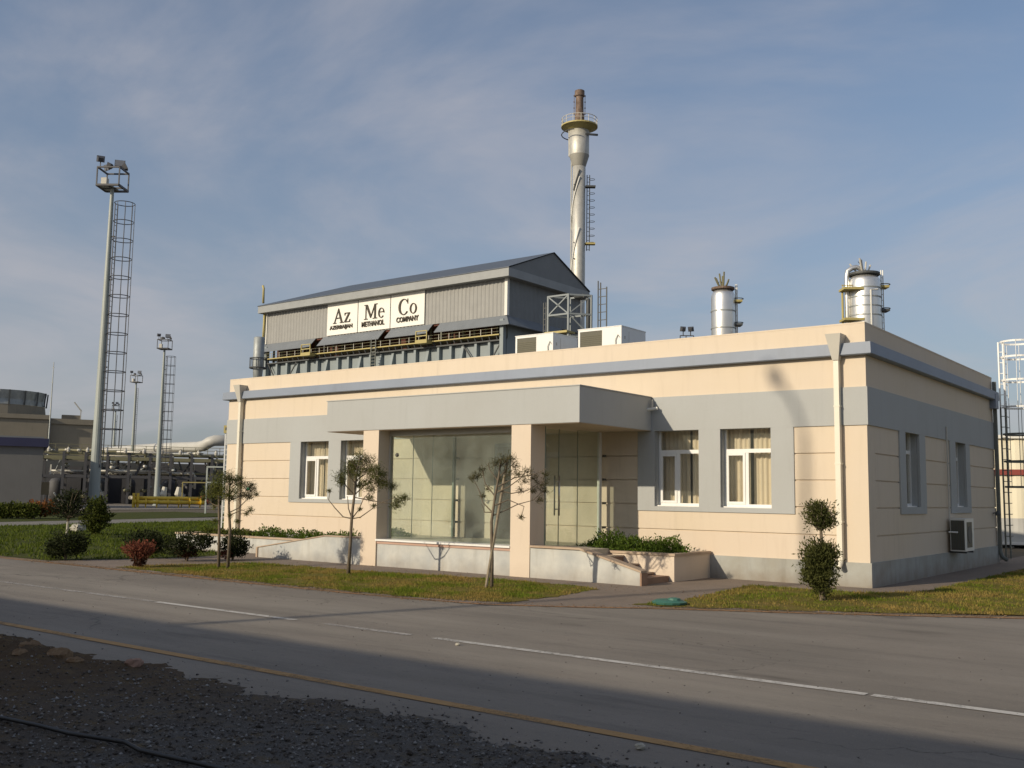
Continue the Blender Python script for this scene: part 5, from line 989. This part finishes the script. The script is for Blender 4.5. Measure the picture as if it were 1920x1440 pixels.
# ------------------------------------------------------------------ distillation columns
def column(px, dist_, rpx, vt, label, pipe=False):
    d = PD(px, 650, dist_); r = rpx * dist_ / FOC * 1.0; zf = lambda v: PD(px, v, dist_)[2]
    t = thing('distillation_column', label, 'column', (d[0], d[1], 0), 0, 'silver process columns behind the office')
    bx_, by_ = -Fv[0], -Fv[1]; n2 = math.hypot(bx_, by_); bx_, by_ = bx_ / n2, by_ / n2
    q = MB(); q.lathe((0, 0, 0), [(r, 0), (r, zf(vt + 14)), (r * .96, zf(vt + 8)), (r * .82, zf(vt + 2)), (r * .7, zf(vt))], 40); q.build('shell', ALU, t, smooth=True)
    for v in ((585, 617) if not pipe else (543, 560, 577, 594)): q = MB(); q.lathe((0, 0, zf(v)), [(r, -.02), (r + .07, -.02), (r + .07, .09), (r, .09)], 40, False); q.build('band', GALV, t)
    q = MB(); q.lathe((0, 0, zf(vt) + .02), [(r * .9, 0), (r * .98, .06), (r * .98, .28), (r * .8, .32)], 28); q.build('top_platform', RUSTY if not pipe else DKSTEEL, t)
    q = MB(); rs = random.Random(px)
    for k in range(9 if not pipe else 6):
        a = rs.uniform(0, 6.28); e = r * rs.uniform(.3, .9); h_ = rs.uniform(.7, 1.6)
        q.tube([(e * .4 * math.cos(a), e * .4 * math.sin(a), zf(vt) + .3), (e * .7 * math.cos(a), e * .7 * math.sin(a), zf(vt) + .3 + h_ * .4), (e * 1.05 * math.cos(a), e * 1.05 * math.sin(a), zf(vt) + .3 + h_)], .09, 6)
    q.build('top_nozzles', RACKG if not pipe else HOPM, t)
    q = MB()
    for dr in (1.08, 1.2): q.bar((r * dr * rx, r * dr * ry, zf(vt + 110)), (r * dr * rx, r * dr * ry, zf(vt - 12)), .09)
    [q.bar((r * 1.08 * rx, r * 1.08 * ry, z), (r * 1.2 * rx, r * 1.2 * ry, z), .07) for z in np.arange(zf(vt + 108), zf(vt - 8), .6)]
    q.build('ladder', WHITEP, t)
    for v in (vt + 20, vt + 64): q = MB(); q.obox((r * 1.2 * rx, r * 1.2 * ry, zf(v)), (.45 * rx, .45 * ry, 0), (-.6 * ry, .6 * rx, 0), (0, 0, .12)); q.build('rest_platform', YELLOW if v < vt + 30 else DKSTEEL, t)
    q = MB(); q.ring((r * 1.3 * rx, r * 1.3 * ry, zf(vt + 15)), .55, .05, 12, seg=4); q.ring((r * 1.3 * rx, r * 1.3 * ry, zf(vt + 60)), .5, .05, 12, seg=4); q.build('cage', DKSTEEL, t)
    q = MB(); q.tube([(.3, 0, zf(vt)), (-.2 * rx, -.2 * ry, zf(vt - 18)), (-.5 * rx - .1, -.5 * ry, zf(vt - 28 if pipe else vt - 14))], .035, 5); q.build('antenna', DKSTEEL, t)
    if pipe:
        o = -r * 1.12; pts = [(o * rx, o * ry, 5), (o * rx, o * ry, zf(520)), (o * .95 * rx, o * .95 * ry, zf(509)), (o * .7 * rx, o * .7 * ry, zf(503)), (o * .45 * rx, o * .45 * ry, zf(501)), (o * .2 * rx, o * .2 * ry, zf(504)), (0, 0, zf(512))]
        q = MB(); q.tube(pts, .26, 12); q.build('overhead_pipe', ALU, t, smooth=True)
        q = MB(); q.tube([((o - .5) * rx, (o - .5) * ry, 5), ((o - .5) * rx, (o - .5) * ry, zf(545))], .12, 8); q.build('yellow_riser', YELLOW, t)
        for v in (546, 603): q = MB(); q.obox((-r * 1.0 * rx + .7 * bx_, -r * 1.0 * ry + .7 * by_, zf(v)), (r * .62 * rx, r * .62 * ry, 0), (-.9 * ry, .9 * rx, 0), (0, 0, .12)); q.build('side_platform', YELLOW, t)
        q = MB(); q.obox((-r * 1.0 * rx + .7 * bx_, -r * 1.0 * ry + .7 * by_, zf(538)), (r * .6 * rx, r * .6 * ry, 0), (-.06 * ry, .06 * rx, 0), (0, 0, .04)); [q.bar((-r * e * rx + .7 * bx_, -r * e * ry + .7 * by_, zf(546)), (-r * e * rx + .7 * bx_, -r * e * ry + .7 * by_, zf(538)), .07) for e in (.45, .8, 1.2, 1.55)]; q.build('railing', YELLOW, t)
        q = MB(); q.tube([(bx_ * r * 1.04 + .05 * rx, by_ * r * 1.04 + .05 * ry, 5), (bx_ * r * 1.04 + .05 * rx, by_ * r * 1.04 + .05 * ry, zf(549)), (bx_ * r * .9 + .5 * r * rx, by_ * r * .9 + .5 * r * ry, zf(547)), (r * 1.03 * rx + bx_ * .2, r * 1.03 * ry + by_ * .2, zf(548))], .08, 6); q.build('steam_line', WHITEP, t)
column(1356.5, 110, 21.8, 545, 'silver process column, the slimmer left one, with rusty top ring')
column(1623.5, 110, 28.0, 518, 'wider silver process column with a curved overhead pipe', True)

# ------------------------------------------------------------------ plant at far left
hz_ = lambda u: 918 if u > 200 else 915
# grey block building with navy trim
d = PD(75, 948, 93); az = math.atan2(Rv[1], Rv[0])
BB = thing('block_building', 'grey block building with a navy roof band at the left edge', 'building', (d[0], d[1], 0), az + .46)
q = MB(); q.box(-22, 0, 0, 10, 0, 5.05); q.build('wall', BLOCKW, BB)
q = MB(); q.box(-22.2, .35, -.3, 10.3, 5.05, 5.75); q.build('roof_band', NAVY, BB)
q = MB(); q.box(-22, 0, 0, 10, 5.752, 5.9); q.build('roof', CLADS, BB)
# cooling tower block and fan stack
d = PD(85, 940, 165); CT = thing('cooling_tower', 'concrete cooling tower block with a round grey fan stack on top', 'cooling tower', (d[0], d[1], 0), az + .46)
zz1 = PD(83, 780, 165)[2]; zz2 = PD(160, 785, 165)[2]
q = MB(); q.box(-30, -.3, 0, 16, 0, zz1); q.build('block', CONC, CT)
q = MB(); q.box(.0, 6.2, .8, 12, 0, zz2 - .3); q.build('block', CONC, CT)
q = MB(); q.box(-30, -.1, -.25, -.01, zz1 - .5, zz1 + .15); q.box(0, 6.5, .55, .79, zz2 - .9, zz2 - .1); q.build('cornice', CONC, CT)
q = MB(); [q.bar((x, .6, 0), (x, .6, zz2), .3) for x in (-.15, 6.6)]; q.build('edge_pipe', DKSTEEL, CT)
zt_ = PD(40, 731, 165)[2]
q = MB(); q.lathe((-6.9, 6.5, 0), [(6.4, zz1), (6.2, zz1 + 1.6)], 36, False); q.build('stack_base', CONC, CT)
q = MB(); q.lathe((-6.9, 6.5, 0), [(6.25, zz1 + 1.6), (6.1, zz1 + 2.4), (6.35, zt_), (6.1, zt_), (5.9, zz1 + 2)], 36, False); q.build('fan_stack', GALV, CT)
for a in np.arange(0, 6.28, .35): q = MB(); q.bar((-6.9 + 6.35 * math.cos(a), 6.5 + 6.35 * math.sin(a), zz1 + 1.6), (-6.9 + 6.5 * math.cos(a), 6.5 + 6.5 * math.sin(a), zt_), .2); q.build('stack_rib', DKSTEEL, CT)
q = MB(); q.box(1.6, 4.2, 2, 4, zz2 - .3, zz2 + .6); q.build('roof_box', CONC, CT)
q = MB(); q.bar((4.2, 2, zz2 - .3), (4.2, 2, zz2 + 1.5), .14); q.bar((4.3, 2, zz2 + 1.2), (3.2, 2, zz2 + 2.6), .18); q.bar((7.0, 2, zz2 - .3), (7.2, 2, zz2 + 1.5), .1); q.bar((7.2, 2, zz2 + 1.4), (6.5, 2, zz2 + 2.3), .1); q.build('davit', HOPM, CT)
d = PD(86, 900, 150); t = thing('thin_antenna', 'thin antenna mast behind the fan stack', 'antenna', (d[0], d[1], 0)); q = MB(); q.tube([(0, 0, 0), (.1, 0, PD(86, 678, 150)[2])], [.18, .05], 6); q.build('pole', GALV, t); q = MB(); [q.bar((-.3, 0, z), (.3, 0, z), .05) for z in (16, 18)]; q.build('crossbar', GALV, t)
# pipe rack
o_ = PD(72, 944, 118); e_ = PD(432, 940, 118); az2 = math.atan2(e_[1] - o_[1], e_[0] - o_[0]); LR = math.hypot(e_[0] - o_[0], e_[1] - o_[1])
PR = thing('pipe_rack', 'long dark pipe rack of two decks crowded with pipes and ducts', 'pipe rack', (o_[0], o_[1], 0), az2)
def PRp(name, f, M_, sm=False): q = MB(); f(q); return q.build(name, M_, PR, smooth=sm)
rs = random.Random(11)
for x in np.arange(0, LR + .1, LR / 9):
    for y in (0, 4.5): PRp('rack_column', lambda q: q.box(x - .14, x + .14, y - .14, y + .14, 0, 5.6), RACKM)
for z, h_, m_ in ((2.95, .30, RACKM), (4.95, .35, RACKG), (5.45, .16, RACKG)):
    for y in (0, 4.5): PRp('rack_beam', lambda q: q.box(0, LR, y - .1, y + .1, z - h_ / 2, z + h_ / 2), m_)
for x in np.arange(0, LR + .1, LR / 9): PRp('cross_beam', lambda q: (q.box(x - .1, x + .1, 0, 4.5, 2.82, 3.05), q.box(x - .1, x + .1, 0, 4.5, 4.8, 5.05)), RACKM)
for i in range(26):
    z = rs.choice((3.2, 3.35, 5.2, 5.35, 5.6, 3.5)); y = rs.uniform(.2, 4.3); r = rs.uniform(.05, .17); x0 = rs.uniform(0, LR * .6); x1 = x0 + rs.uniform(3, LR * .6); x1 = min(x1, LR)
    drop = rs.random() < .5; pts = [(x0, y, z + r)] + [(x1, y, z + r)] + ([(x1 + .2, y, z - .2), (x1 + .2, y, z - rs.uniform(1, 2.2))] if drop else [])
    PRp('pipe', lambda q: q.tube(pts, r, 8), rs.choice((PIPEW, RACKG, GALV, RACKM, PIPEW, ALU2)), True)
for i in range(72):
    x = rs.uniform(.3, LR - .3); y = rs.uniform(-.4, 4.4); z = rs.choice((rs.uniform(.5, 2.4), rs.uniform(3.2, 4.6), 5.75)); r = rs.uniform(.08, .24); l = rs.uniform(.25, .9); a = rs.uniform(-.5, .5)
    PRp('pipe_end', lambda q: q.tube([(x, y - l, z), (x + a, y + l, z)], r, 10), rs.choice((PIPEW, PIPEW, ALU2, GALV, RACKG)), True)
for i in range(34):
    x = rs.uniform(.3, LR - .3); z0 = rs.choice((0, 3.0)); z1 = z0 + rs.uniform(1.0, 2.2)
    PRp('riser', lambda q: q.bar((x, rs.uniform(-.3, 4), z0), (x + rs.choice((0, 0, .8, -.8)), rs.uniform(-.2, 3), z1), rs.uniform(.07, .2)), rs.choice((RACKM, GALV, RACKM, PIPEW, DKSTEEL)))
for x in (1.2, 4.6, 5.8, 9.0, 13.2, 15.5, 18.4, 20.5):
    w = rs.uniform(.5, 1.1); PRp('vessel', lambda q: q.lathe((x, 6.5, 0), [(w, 0), (w, 2.3), (w * .7, 2.7), (.1, 2.8)], 14), rs.choice((RACKM, DKSTEEL)), True)
PRp('dark_backing', lambda q: q.box(-1, LR + 2, 9.5, 9.7, 0, 4.75), DKSTEEL)  # dark filler added behind the rack so its gaps show dark, not sky
PRp('backing_equipment', lambda q: [q.box(x, x + rs.uniform(1.2, 2.6), 7.5 + rs.uniform(0, 1), 9, 0, rs.uniform(3.6, 5.3)) for x in np.arange(0, LR - 1.5, 2.0)], RACKM)
PRp('handrail', lambda q: ([q.bar((0, -.1, z), (LR, -.1, z), .05) for z in (6.0, 6.35)], [q.bar((x, -.1, 5.4), (x, -.1, 6.35), .06) for x in np.arange(0, LR, 1.3)]), RACKG)
PRp('valve', lambda q: [q.lathe((x, -.2, 5.55), [(.14, 0), (.2, .25), (.06, .5), (.16, .55)], 8) for x in np.arange(.7, LR, 1.9)], HOPM)
# big white duct
pts = [PD(u, v, dd) for u, v, dd in ((120, 853, 190), (245, 843, 140), (330, 839, 126), (372, 838, 121), (384, 835, 120), (393, 829, 119), (402, 826, 119), (440, 826, 119))]
q = MB(); q.tube(pts, [.62] * len(pts), 16); tag(q.build('white_duct', flat('duct_white', (.50, .495, .46), .5), smooth=True), 'large pale duct running over the top of the pipe rack', 'duct')
# yellow pipework
o3 = PD(250, 947, 98); YG = thing('yellow_pipe_manifold', 'bright yellow gas pipe manifold on supports before the rack', 'pipe manifold', (o3[0], o3[1], 0), az2)
LY = 118 * 98 / FOC * 1.03
for z, y in ((.5, 0), (.85, .5)):
    q = MB(); q.tube([(0, y, z), (LY, y, z)], .17, 12); q.build('pipe', YEL2, YG, smooth=True)
for x in np.arange(.1, LY, .95): q = MB(); q.bar((x, .2, 0), (x, .2, .9), .12); q.tube([(x, -.16, .5), (x + .1, -.16, .5)], .24, 10); q.build('support', YEL2, YG)
q = MB(); q.bar((LY * .66, .4, 0), (LY * .66, .4, 2.35), .09); q.bar((LY, .4, 0), (LY, .4, 2.35), .09); q.bar((LY * .66, .4, 2.35), (LY, .4, 2.35), .1); q.build('yellow_frame', YELLOW, YG)
for x in (.0, .35): q = MB(); q.tube([(x, 0, 0), (x, 0, 1.3)], .13, 8); q.build('riser', YEL2, YG)
q = MB(); q.tube([(LY * .93, .3, .9), (LY * 1.0, .3, 1.1), (LY * 1.03, .3, .4)], .2, 10); q.build('red_valve', RED, YG)
for x, h_ in ((LY * .42, 1.9), (LY * .62, 1.9)): q = MB(); q.tube([(x, 1.2, .8), (x - .1, 1.2, 1.2), (x, 1.2, h_)], [.15, .3, .2], 8); q.build('relief_valve', PIPEW, YG)
# tan box by the block building
o4 = PD(80, 930, 97); t = thing('tan_panel', 'small tan cabinet beside the grey block building', 'cabinet', (o4[0], o4[1], 0), az2)
q = MB(); q.box(-.7, .45, 0, .5, 1.05, 2.15); q.build('box', flat('tan_panel_paint', (.36, .28, .16), .7), t); q = MB(); [q.bar((x, .2, 0), (x, .2, 1.05), .1) for x in (-.6, .35)]; q.build('leg', DKSTEEL, t)
# white frame and post beside the office
o5 = PD(420, 985, 45); t = thing('white_service_post', 'white post with a yellow box on top behind the office corner', 'post', (o5[0], o5[1], 0), az)
zt_ = PD(420, 812, 45)[2]; q = MB(); [q.bar((x, 0, 0), (x, 0, zt_), .05) for x in (-.11, .12)]; [q.bar((-.11, 0, z), (.12, 0, z), .03) for z in np.arange(.3, zt_, .22)]; q.box(-.08, .09, .02, .05, 1.2, zt_ - .2); q.build('post', WHITE, t)
q = MB(); q.box(-.17, .2, -.1, .1, zt_, zt_ + .33); q.build('yellow_box', YELLOW, t); q = MB(); [q.box(x - .04, x + .04, -.112, -.101, zt_ + .12, zt_ + .24) for x in (-.06, .1)]; q.build('dial', DKSTEEL, t)
o6 = PD(384, 950, 75); t = thing('steel_goal_frame', 'open galvanised frame standing left of the white post', 'frame', (o6[0], o6[1], 0), az)
q = MB(); [q.bar((x, 0, 0), (x, 0, 3.3), .1) for x in (.05, 1.35, 1.62)]; [q.bar((0, 0, z), (1.65, 0, z), .1) for z in (2.2, 3.3)]; q.build('frame', MASTM, t)

# ------------------------------------------------------------------ what casts the near shade: the hall and lamp behind the viewpoint
SH = thing('roadside_hall', 'plain flat-roofed hall opposite the office whose shade covers the near lane', 'building', (0, -24.5, 0))
hh = (24.5 - 11.6) * .425
q = MB(); q.box(-45, 30, -5, 0, 0, hh - .4); q.build('wall', CREAM, SH); q = MB(); q.box(-45.2, 30.2, -5.2, .0, hh - .4, hh); q.build('roof', GREY, SH)
yl = -31.5; xl_ = -1.22 + .291 * yl; kz = lambda z: z + .425 * (-yl)
LP = thing('street_lamp', 'street lamp opposite the office casting a thin shade on its wall', 'street lamp', (xl_, yl, 0))
q = MB(); q.tube([(0, 0, 0), (0, 0, kz(2.9))], [.11, .07], 10); q.build('pole', GALV, LP)
q = MB(); q.tube([(0, 0, kz(2.9)), (-.12, 0, kz(3.35)), (-.30, 0, kz(3.7)), (-.50, 0, kz(3.9))], .05, 8); q.build('arm', GALV, LP)
q = MB(); q.obox((-.58, 0, kz(4.06)), (-.07, 0, .17), (0, .10, 0), (.11, 0, .045)); q.build('lamp_head', LAMPM, LP)
print('objects', len(bpy.data.objects))
